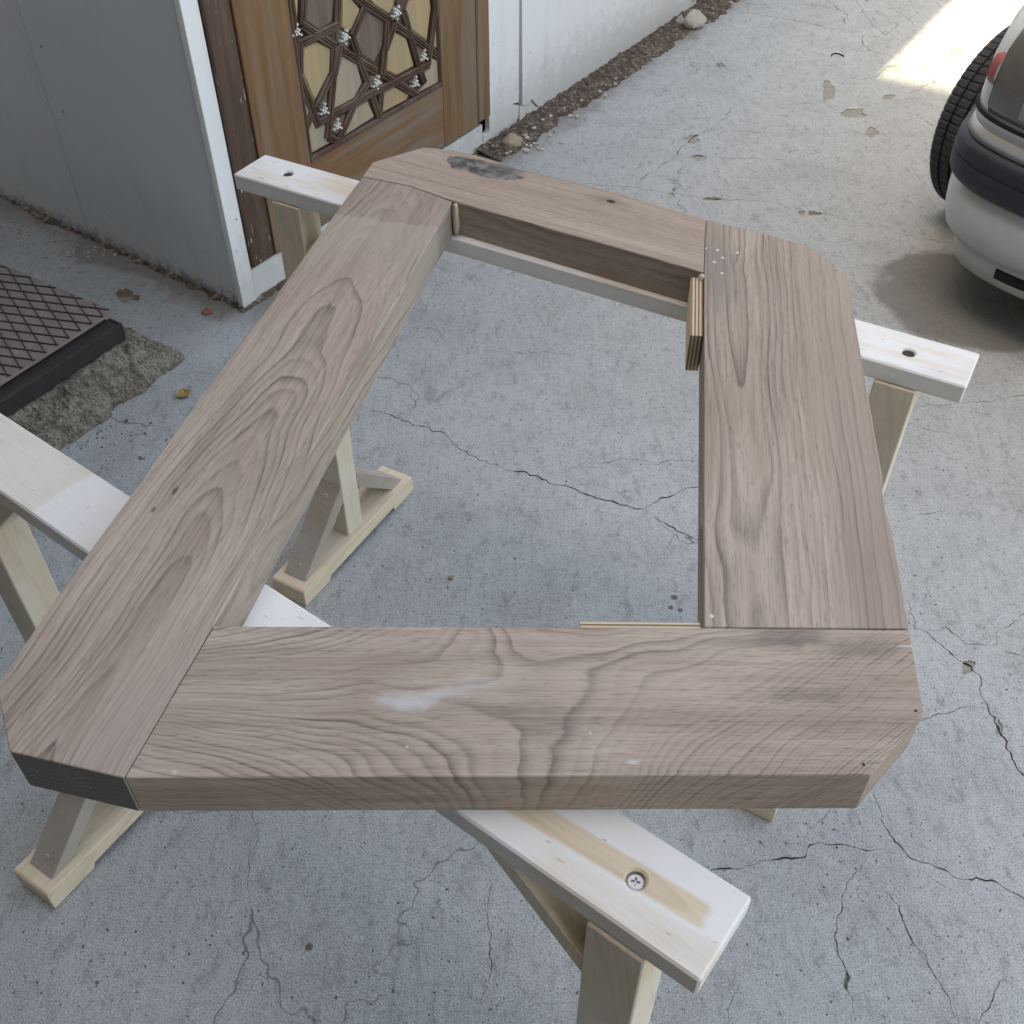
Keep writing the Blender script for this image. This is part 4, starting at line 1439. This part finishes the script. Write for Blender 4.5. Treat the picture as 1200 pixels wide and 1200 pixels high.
# ================================================================== CAR
def paint_mat():
    t = NT('silver_car_paint')
    co = t.coord()
    c = t.mix(t.noise(co, 2.5, 4), (0.54, 0.555, 0.56), (0.60, 0.615, 0.615))
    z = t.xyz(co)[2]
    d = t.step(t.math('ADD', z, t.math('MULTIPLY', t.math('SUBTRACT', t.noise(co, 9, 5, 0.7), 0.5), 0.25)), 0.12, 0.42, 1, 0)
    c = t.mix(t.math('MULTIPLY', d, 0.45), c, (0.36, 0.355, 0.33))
    return t.done(c, t.math('ADD', 0.32, t.math('MULTIPLY', d, 0.3)), None, 0.35, 0.5, 0.5)


M_paint = paint_mat()


def rub_mat():
    t = NT('black_rub_strip')
    co = t.coord()
    c = t.mix(t.noise(co, 18, 5, 0.7), (0.016, 0.020, 0.034), (0.040, 0.046, 0.062))
    sc_ = t.step(t.noise(t.scale(co, (14, 14, 110)), 1, 4, 0.7), 0.62, 0.72)
    c = t.mix(t.math('MULTIPLY', sc_, 0.5), c, (0.20, 0.21, 0.23))
    return t.done(c, 0.5, t.bump(t.noise(co, 60, 4), 0.25, 0.004))


M_rub = rub_mat()
M_tyre = plain('tyre_rubber', (0.042, 0.044, 0.052), 0.75, var=0.25, scale=60, bump=0.2)
M_rim = plain('rim_alloy', (0.45, 0.45, 0.46), 0.4, metal=0.8)
M_lens = plain('smoked_lamp_lens', (0.14, 0.138, 0.135), 0.12, var=0.35, scale=14, bump=0.0, spec=0.7)
M_lens2 = plain('clear_lamp_glass', (0.30, 0.34, 0.36), 0.12, var=0.2, scale=20, bump=0.05, spec=0.7)
M_amber = plain('red_orange_marker', (0.33, 0.04, 0.022), 0.35, var=0.2, scale=40, bump=0.0, spec=0.6)
M_under = plain('underbody_black', (0.02, 0.02, 0.02), 0.9)
M_cglass = plain('car_glass', (0.04, 0.05, 0.055), 0.05, var=0.05, bump=0.0, spec=0.8)

WHEEL_R = 0.295
CAR_W = 1.66
AX = 0.87                                   # axle behind the nose
car_o = LANE * 2.63 + OUT * -0.452
car = empty('parked_car', (car_o.x, car_o.y, 0), math.atan2(LANE.y, LANE.x) - math.pi / 2)
tag(car, 'silver car at the right edge, front wheel turned out, black strip on bumper', 'car')
# car frame: x to the right (OUT), y backwards along the lane
PLAN = [(0.83, 0.0), (0.5, 0.008), (0.3, 0.03), (0.19, 0.06), (0.10, 0.105), (0.042, 0.155), (0.012, 0.215), (0.002, 0.30), (0.0, 0.50)]


def catmull(pts, per=4):
    out = []
    n = len(pts)
    for i in range(n - 1):
        p0, p1, p2, p3 = pts[max(i - 1, 0)], pts[i], pts[i + 1], pts[min(i + 2, n - 1)]
        for k in range(per):
            u = k / per
            out.append(tuple(0.5 * ((2 * p1[j]) + (-p0[j] + p2[j]) * u + (2 * p0[j] - 5 * p1[j] + 4 * p2[j] - p3[j]) * u * u + (-p0[j] + 3 * p1[j] - 3 * p2[j] + p3[j]) * u ** 3) for j in (0, 1)))
    out.append(pts[-1])
    return out


def u_curve(tail):
    """nose curve from the left side round to the right side"""
    left = catmull(PLAN)[::-1]
    left = [(left[0][0], y) for y in tail[::-1]] + left
    right = [(CAR_W - x, y) for x, y in left[::-1]][1:]
    return left + right


def sweep(name, curve, prof, mat, parent=car, smooth=True, closed=False):
    v = []
    n = len(curve)
    cx, cy = CAR_W / 2, 1.2
    for i, (x, y) in enumerate(curve):
        a = curve[max(i - 1, 0)]
        b = curve[min(i + 1, n - 1)]
        tx, ty = b[0] - a[0], b[1] - a[1]
        L = math.hypot(tx, ty)
        nx, ny = ty / L, -tx / L
        if (cx - x) * nx + (cy - y) * ny < 0:
            nx, ny = -nx, -ny             # now inward
        for ins, z in prof:
            v.append((x + nx * ins, y + ny * ins, z))
    return obj(name, v, grid_faces(n, len(prof), closed), mat, parent, smooth=smooth)


nose = u_curve([])
# bumper skin, rub strip, valance
sweep('bumper', nose, [(0.06, 0.205), (0.035, 0.212), (0.012, 0.24), (0.0, 0.285), (-0.004, 0.33), (-0.004, 0.376), (0.010, 0.378), (0.010, 0.490), (-0.002, 0.492), (0.006, 0.522), (0.026, 0.541), (0.06, 0.547), (0.12, 0.549)], M_paint)
sweep('rub_strip', nose, [(0.012, 0.3795), (-0.012, 0.381), (-0.020, 0.394), (-0.0215, 0.436), (-0.0175, 0.440), (-0.0215, 0.444), (-0.019, 0.472), (-0.010, 0.487), (0.012, 0.4895)], M_rub)
sweep('front_valance', nose, [(0.12, 0.115), (0.085, 0.12), (0.062, 0.14), (0.052, 0.17), (0.050, 0.195), (0.055, 0.2045)], M_paint)
# fender and bonnet shell, sides run back to the screen with a wheel arch
tail = [0.50 + 0.02 * k for k in range(1, 40)]
curve = u_curve(tail)


def arch(y):
    d = (AX - y)
    return WHEEL_R + math.sqrt(max(0.0, 0.335 ** 2 - d * d)) if abs(d) < 0.335 else 0.0


shell_prof = [(0.012, 0.30), (0.008, 0.50), (0.006, 0.58), (0.010, 0.66), (0.024, 0.725), (0.060, 0.775), (0.14, 0.81), (0.30, 0.835), (0.50, 0.85), (0.70, 0.86), (0.83, 0.862)]
v = []
n = len(curve)
for i, (x, y) in enumerate(curve):
    left = x < CAR_W / 2
    dxm = abs(x - CAR_W / 2) / (CAR_W / 2)
    for ins, z in shell_prof:
        k = ins / 0.83
        xx = x + (CAR_W / 2 - x) * k
        yy = y + max(0, 0.52 - y) * min(1, k * 1.15)
        zz = z
        rise = 0.10 * max(0.0, yy - 0.05)
        zz = z + rise * max(0, (z - 0.56) / 0.3)
        lowest = max(0.18 if y > 0.55 else 0.50, arch(y) if y > 0.3 else 0.50)
        zz = max(zz, lowest) if z < 0.6 else max(zz, lowest + 0.01)
        v.append((xx, yy, zz))
obj('front_body', v, grid_faces(n, len(shell_prof)), M_paint, car, smooth=True)
# lamps follow the nose curve
for sidex in (0, 1):
    cur = catmull(PLAN)
    if sidex:
        cur = [(CAR_W - x, y) for x, y in cur]
    lamp = sweep('headlight', cur[5:20], [(0.03, 0.562), (0.004, 0.566), (-0.006, 0.59), (-0.004, 0.65), (0.006, 0.715), (0.030, 0.765), (0.07, 0.79)], M_lens)
    sweep('lamp_glass', cur[5:15], [(0.0, 0.585), (-0.009, 0.59), (-0.008, 0.65), (0.002, 0.71), (0.02, 0.735)], M_lens2, lamp)
    sweep('side_marker', cur[19:22], [(0.02, 0.628), (-0.006, 0.631), (-0.009, 0.65), (-0.007, 0.672), (0.0, 0.692), (0.02, 0.697)], M_amber, lamp)
sweep('lamp_trim', nose, [(0.03, 0.5495), (0.0, 0.550), (-0.002, 0.556), (0.03, 0.5605)], M_under)
# fog lamp slots let into the valance
for sidex in (0, 1):
    cur = catmull(PLAN)
    if sidex:
        cur = [(CAR_W - x, y) for x, y in cur]
    sweep('fog_slot', cur[4:13], [(0.060, 0.160), (0.047, 0.163), (0.0455, 0.190), (0.060, 0.193)], M_under)
obj('underbody', *box(0.20, CAR_W - 0.20, 0.14, 4.0, 0.2, 0.5), M_under, car)
# rest of the body
sec = [(1.26, 0.94, 0.0), (1.6, 0.95, 0.0), (2.4, 0.96, 0.0), (3.2, 0.97, 0.0), (3.8, 0.95, 0.02), (4.1, 0.90, 0.07), (4.22, 0.80, 0.18)]
v = []
ys = [1.26 + 0.058 * k for k in range(52)]
for y in ys:
    import bisect
    for a, b in zip(sec, sec[1:]):
        if a[0] <= y <= b[0] + 1e-6:
            u = (y - a[0]) / (b[0] - a[0])
            zt_, ins = a[1] + (b[1] - a[1]) * u, a[2] + (b[2] - a[2]) * u
    d = abs(y - 3.4)
    lowz = max(0.18, WHEEL_R + math.sqrt(0.335 ** 2 - d * d) if d < 0.335 else 0.18)
    half = [(0.012 + ins, lowz), (0.004 + ins, max(0.5, lowz)), (0.006 + ins, 0.72), (0.04 + ins, zt_ - 0.03), (0.12 + ins, zt_), (0.5, zt_ + 0.02)]
    for x, z in half:
        v.append((x, y, z))
    for x, z in half[::-1]:
        v.append((CAR_W - x, y, z))
obj('rear_body', v, grid_faces(len(ys), 12), M_paint, car, smooth=True)
v = []
for y, z, ins in ((1.12, 0.93, 0.12), (1.75, 1.36, 0.27), (2.0, 1.40, 0.28), (2.9, 1.40, 0.28), (3.15, 1.36, 0.27), (3.75, 0.96, 0.14)):
    v += [(ins, y, z), (0.5, y, z + 0.03), (CAR_W - 0.5, y, z + 0.03), (CAR_W - ins, y, z)]
obj('roof', v, grid_faces(6, 4)[6:9] + grid_faces(6, 4)[3:6] + grid_faces(6, 4)[9:12], M_paint, car, smooth=False)
obj('windscreen', v, grid_faces(6, 4)[0:3], M_cglass, car)
obj('rear_window', v, grid_faces(6, 4)[12:15], M_cglass, car)
for sgn in (0, 1):
    pts = [(0.12, 1.12, 0.93), (0.27, 1.75, 1.36), (0.28, 2.0, 1.40), (0.28, 2.9, 1.40), (0.27, 3.15, 1.36), (0.14, 3.75, 0.96)]
    if sgn:
        pts = [(CAR_W - a, b, c) for a, b, c in pts]
    obj('side_window', pts, [tuple(range(6))], M_cglass, car)


def make_wheel(x, y, steer, side):
    """wheel about its own centre: axle along x"""
    w = obj('wheel', *box(-0.05, 0.05, -0.04, 0.04, -0.04, 0.04), M_under, car, loc=(x, y, WHEEL_R), rz=steer)
    n = 76
    prof = [(-0.075, 0.195), (-0.094, 0.225), (-0.096, 0.255), (-0.088, 0.280), (-0.076, 0.2905), (-0.046, 0.2935), (-0.044, 0.287), (-0.036, 0.287), (-0.034, 0.2945), (-0.004, 0.295), (-0.003, 0.287), (0.003, 0.287), (0.004, 0.295), (0.034, 0.2945), (0.036, 0.287), (0.044, 0.287), (0.046, 0.2935), (0.076, 0.2905), (0.088, 0.280), (0.096, 0.255), (0.094, 0.225), (0.075, 0.195)]
    v = []
    for k in range(n * 5):
        a = 2 * math.pi * k / (n * 5)
        for px, pr in prof:
            r_ = pr
            # cross sipes cut into the blocks
            if k % 5 == 0 and pr > 0.279:
                r_ = pr - 0.0035
            a2 = a + 0.10 * abs(px)
            v.append((px, r_ * math.cos(a2), r_ * math.sin(a2)))
    m = len(prof)
    f = []
    for k in range(n * 5):
        kk = (k + 1) % (n * 5)
        for j in range(m - 1):
            f.append((k * m + j, kk * m + j, kk * m + j + 1, k * m + j + 1))
    obj('tyre', v, f, M_tyre, w)
    v, f = [], []
    rp = [(0.076, 0.195), (0.070, 0.18), (0.03, 0.17), (0.045, 0.10), (0.055, 0.05), (0.06, 0.0)]
    for k in range(40):
        a = 2 * math.pi * k / 40
        for px, pr in rp:
            v.append((px * side, pr * math.cos(a), pr * math.sin(a)))
    for k in range(40):
        kk = (k + 1) % 40
        for j in range(len(rp) - 1):
            f.append((k * 6 + j, kk * 6 + j, kk * 6 + j + 1, k * 6 + j + 1))
    obj('rim', v, f, M_rim, w, smooth=True)
    return w


STEER = R(-25)
make_wheel(0.062, AX - 0.055, STEER, -1)
make_wheel(CAR_W - 0.087, AX, STEER, 1)
make_wheel(0.115, 3.4, 0, -1)
make_wheel(CAR_W - 0.115, 3.4, 0, 1)

# ================================================================== DIRT, RUBBLE, LEAVES


def soil_mat():
    t = NT('brown_soil')
    co = t.coord()
    c = t.mix(t.step(t.noise(co, 30, 5, 0.7), 0.3, 0.7), (0.085, 0.06, 0.045), (0.20, 0.152, 0.12))
    v = t.n('TexVoronoi')
    t.set(v.inputs['Vector'], co)
    v.inputs['Scale'].default_value = 95
    vc = t.xyz(v.outputs['Color'])
    c = t.mix(t.math('MULTIPLY', t.step(vc[0], 0.7, 0.95), 0.6), c, (0.36, 0.31, 0.26))
    c = t.mix(t.math('MULTIPLY', t.step(vc[1], 0.6, 0.95), 0.7), c, (0.05, 0.036, 0.028))
    return t.done(c, 0.97, t.bump(t.math('SUBTRACT', t.noise(co, 120, 4, 0.7), v.outputs['Distance']), 1.0, 0.008))


M_soil = soil_mat()
M_stone = plain('pale_stone', (0.50, 0.475, 0.43), 0.9, var=0.25, scale=40, bump=0.5)
M_stone2 = plain('tan_stone', (0.34, 0.27, 0.205), 0.9, var=0.25, scale=40, bump=0.5)
M_brick = plain('red_brick', (0.30, 0.095, 0.060), 0.9, var=0.3, scale=60, bump=0.5)
M_leaf = plain('dry_leaf', (0.36, 0.245, 0.095), 0.8, var=0.3, scale=60, bump=0.2)
M_leaf2 = plain('brown_leaf', (0.17, 0.115, 0.072), 0.8, var=0.3, scale=60, bump=0.2)


def wallpt(s, o, z=0.0):
    p = CORNER + LANE * s + OUT * o
    return Vector((p.x, p.y, z))


def soil_strip(name, fn, n, m, label):
    v = []
    for i in range(n):
        for j in range(m):
            p, h = fn(i / (n - 1), j / (m - 1))
            v.append((p.x, p.y, h))
    o = obj(name, v, grid_faces(n, m), M_soil, smooth=False)
    return tag(o, label, 'soil', kind='stuff')


def fn_right(a, b):
    s = 1.16 + a * 5.0
    wid = 0.115 + 0.05 * mnoise.noise(Vector((s * 4, 0, 0))) + 0.03 * mnoise.noise(Vector((s * 13, 2, 0))) + 0.02 * mnoise.noise(Vector((s * 45, 2, 0))) + 0.012 * max(0, s - 1.5)
    o = -0.025 + b * (wid + 0.025)
    p = wallpt(s, o)
    h = 0.020 * (1 - b) ** 1.2 + 0.012 * mnoise.fractal(p * 26, 1.0, 2.0, 4) * (1 - b * 0.75) + 0.004
    if b > 0.93:
        h = -0.004
    return p, h


def fn_left(a, b):
    s = 0.0 + a * 2.4
    wid = 0.016 + 0.022 * mnoise.noise(Vector((s * 5, 7, 0))) + 0.016 * mnoise.noise(Vector((s * 21, 2, 5))) + 0.008 * mnoise.noise(Vector((s * 70, 2, 5)))
    p = CORNER + WL_D * s + (-WL_N) * (-0.012 + b * (max(0.004, wid) + 0.012))
    h = 0.012 * (1 - b) + 0.008 * mnoise.fractal(p * 30, 1.0, 2.0, 4) * (1 - b * 0.7) + 0.002
    if b > 0.93:
        h = -0.004
    return p, h


def fn_door(a, b):
    s = -0.02 + a * 1.2
    wid = 0.014 + 0.016 * mnoise.noise(Vector((s * 6, 3, 0))) + 0.008 * mnoise.noise(Vector((s * 50, 3, 0)))
    p = wallpt(s, -0.01 + b * (wid + 0.01))
    h = 0.008 * (1 - b) + 0.006 * mnoise.fractal(p * 30, 1.0, 2.0, 4) * (1 - b * 0.7) + 0.002
    if b > 0.93:
        h = -0.004
    return p, h


soil_strip('soil_strip', fn_right, 420, 12, 'brown soil and debris along the foot of the white wall')
soil_strip('soil_line', fn_left, 260, 7, 'thin line of dirt along the foot of the grey wall')
soil_strip('soil_line', fn_door, 120, 6, 'dirt along the foot of the door plinth')


def gravel(name, n, place, smin, smax, mat, label):
    rnd = random.Random(len(label) * 3 + n)
    v, f = [], []
    base = bmesh.new()
    bmesh.ops.create_icosphere(base, subdivisions=1, radius=1)
    bv = [x.co.copy() for x in base.verts]
    bf = [tuple(x.index for x in fc.verts) for fc in base.faces]
    base.free()
    for k in range(n):
        p = place(rnd)
        s = smin + (smax - smin) * rnd.random() ** 2.5
        ax = (rnd.uniform(0.7, 1.4), rnd.uniform(0.7, 1.3), rnd.uniform(0.45, 0.9))
        rot = Matrix.Rotation(rnd.uniform(0, 6.28), 3, 'Z')
        i0 = len(v)
        for q_ in bv:
            kx = 1 + 0.35 * mnoise.noise(q_ * 1.5 + Vector((k, 0, 0)))
            w = rot @ Vector((q_.x * ax[0] * kx * s, q_.y * ax[1] * kx * s, q_.z * ax[2] * kx * s))
            v.append((p.x + w.x, p.y + w.y, p.z + w.z + s * 0.3))
        f += [tuple(i0 + i for i in t_) for t_ in bf]
    o = obj(name, v, f, mat)
    return tag(o, label, 'gravel', kind='stuff')


gravel('gravel', 260, lambda r: wallpt(1.2 + 4.5 * r.random() ** 1.3, 0.01 + abs(r.gauss(0.05, 0.05)), 0.006), 0.002, 0.010, M_stone, 'loose pale grit scattered along the white wall')
gravel('gravel', 220, lambda r: CORNER + WL_D * r.uniform(0, 2.0) - WL_N * abs(r.gauss(0.05, 0.05)), 0.0012, 0.0055, M_stone2, 'fine tan grit along the grey wall')
hp = gp(617, 171)
gravel('gravel', 60, lambda r: Vector((hp.x + r.gauss(0, 0.035), hp.y + r.gauss(0, 0.03), 0.003)), 0.002, 0.009, M_stone, 'small heap of pale rubble crumbs beside the tan stone')
hl = gp(97, 298)
gravel('gravel', 70, lambda r: Vector((hl.x + r.gauss(0, 0.05), hl.y + r.gauss(0, 0.04), 0.0)), 0.0015, 0.006, M_stone, 'pale plaster crumbs below the joint of the grey wall')
gravel('gravel', 150, lambda r: gp(r.uniform(60, 1180), r.uniform(120, 1180)), 0.0007, 0.0022, M_stone, 'tiny white grains strewn over the concrete')
gravel('gravel', 140, lambda r: gp(r.uniform(60, 1180), r.uniform(60, 1180)), 0.0007, 0.0024, M_soil, 'tiny dark crumbs strewn over the concrete')
hq = gp(120, 505)
gravel('gravel', 90, lambda r: Vector((hq.x + r.gauss(0, 0.10), hq.y + r.gauss(0, 0.05), 0.0)), 0.001, 0.005, M_kerb, 'crumbs broken off the hatch upstand')


def put_rock(name, px, py, size, mat, seed, label, cat='stone', rz=0.0, group=None, sub=2):
    p = gp(px, py)
    o = rock(name, size, mat, seed, None, (p.x, p.y, size[2] * 0.55), sub, rz=rz)
    tag(o, label, cat, group)
    return o


put_rock('rubble_stone', 812, 32, (0.055, 0.042, 0.048), M_stone, 3, 'largest pale angular stone on the soil by the white wall', rz=0.5, sub=3)
put_rock('rubble_stone', 797, 29, (0.022, 0.018, 0.024), M_stone, 5, 'small pale stone just left of the largest stone', sub=3)
put_rock('rubble_stone', 599, 170, (0.040, 0.035, 0.026), M_stone2, 8, 'tan angular stone near the gap in the white wall', rz=0.8, sub=3)
put_rock('pebble', 616, 177, (0.016, 0.010, 0.007), M_stone, 2, 'flat pale pebble on the concrete below the tan stone', 'pebble')
put_rock('pebble', 635, 176, (0.010, 0.007, 0.005), M_stone, 4, 'grey pebble lying right of the tan stone and flat pebble', 'pebble')
put_rock('pebble', 658, 168, (0.010, 0.007, 0.005), M_stone, 6, 'lone pale pebble farthest right on the concrete below the soil', 'pebble')
put_rock('pebble', 668, 137, (0.012, 0.008, 0.007), M_stone, 9, 'pale pebble on the soil edge below the white wall', 'pebble')
put_rock('pebble', 529, 678, (0.0065, 0.006, 0.006), M_stone2, 7, 'tan pebble on bare concrete inside the frame opening', 'pebble')
put_rock('brick_chip', 243, 367, (0.017, 0.013, 0.009), M_brick, 3, 'red brick chip at the foot of the grey wall', 'brick chip', rz=0.4)


def leaf(px, py, size, mat, seed, label, rz, curl=0.5):
    n, m = 9, 5
    v = []
    for i in range(n):
        u = i / (n - 1)
        w = math.sin(math.pi * min(1, u * 1.05)) ** 0.8 * 0.42
        for j in range(m):
            t_ = (j / (m - 1) - 0.5) * 2
            y = t_ * w * (1 + 0.35 * math.sin(u * 21 + seed) * abs(t_))
            z = curl * (0.35 * t_ * t_ * w + 0.22 * (u - 0.5) ** 2 * 2) + 0.12 * mnoise.noise(Vector((u * 4, t_ * 2, seed)))
            v.append(((u - 0.5) * size, y * size, z * size + size * 0.10))
    p = gp(px, py)
    o = obj('fallen_leaf', v, grid_faces(n, m), mat, None, (p.x, p.y, 0.001), rz)
    sm = o.modifiers.new('thickness', 'SOLIDIFY')
    sm.thickness = 0.0006
    return tag(o, label, 'leaf')


leaf(216, 464, 0.042, M_leaf, 1.0, 'yellow brown dry leaf on the concrete left of the frame', 0.6, 0.9)
leaf(147, 346, 0.05, M_leaf2, 3.0, 'curled brown leaf lying between hatch and grey wall', 0.2)
leaf(160, 350, 0.026, M_leaf2, 5.0, 'small brown leaf fragment beside the curled leaf', -0.6)
leaf(147, 352, 0.026, M_stone2, 6.0, 'pale leaf fragment in front of the curled leaf', 0.9)
# thin straw lying on the soil
a = gp(740, 77)
b = gp(772, 71)
v = []
for i in range(8):
    u = i / 7
    c = a.lerp(b, u) + Vector((0, 0, 0.022 + 0.006 * math.sin(math.pi * u)))
    for k in range(5):
        an = 2 * math.pi * k / 5
        v.append((c.x + 0.0022 * math.cos(an), c.y, c.z + 0.0022 * math.sin(an)))
tag(obj('straw', v, grid_faces(8, 5, True), M_stone2), 'thin dry stalk lying on the soil by the white wall', 'stalk')
# small bent wire on the concrete
v = []
c0 = gp(981, 67)
for i in range(12):
    an = 0.4 + 2.3 * i / 11
    c = c0 + Vector((0.028 * math.cos(an), 0.05 * math.sin(an) - 0.02, 0.004))
    for k in range(5):
        bn = 2 * math.pi * k / 5
        v.append((c.x + 0.0028 * math.cos(bn), c.y, c.z + 0.0028 * math.sin(bn)))
tag(obj('bent_wire', v, grid_faces(12, 5, True), M_under), 'short black bent wire on the concrete left of the sunlit patch', 'wire')
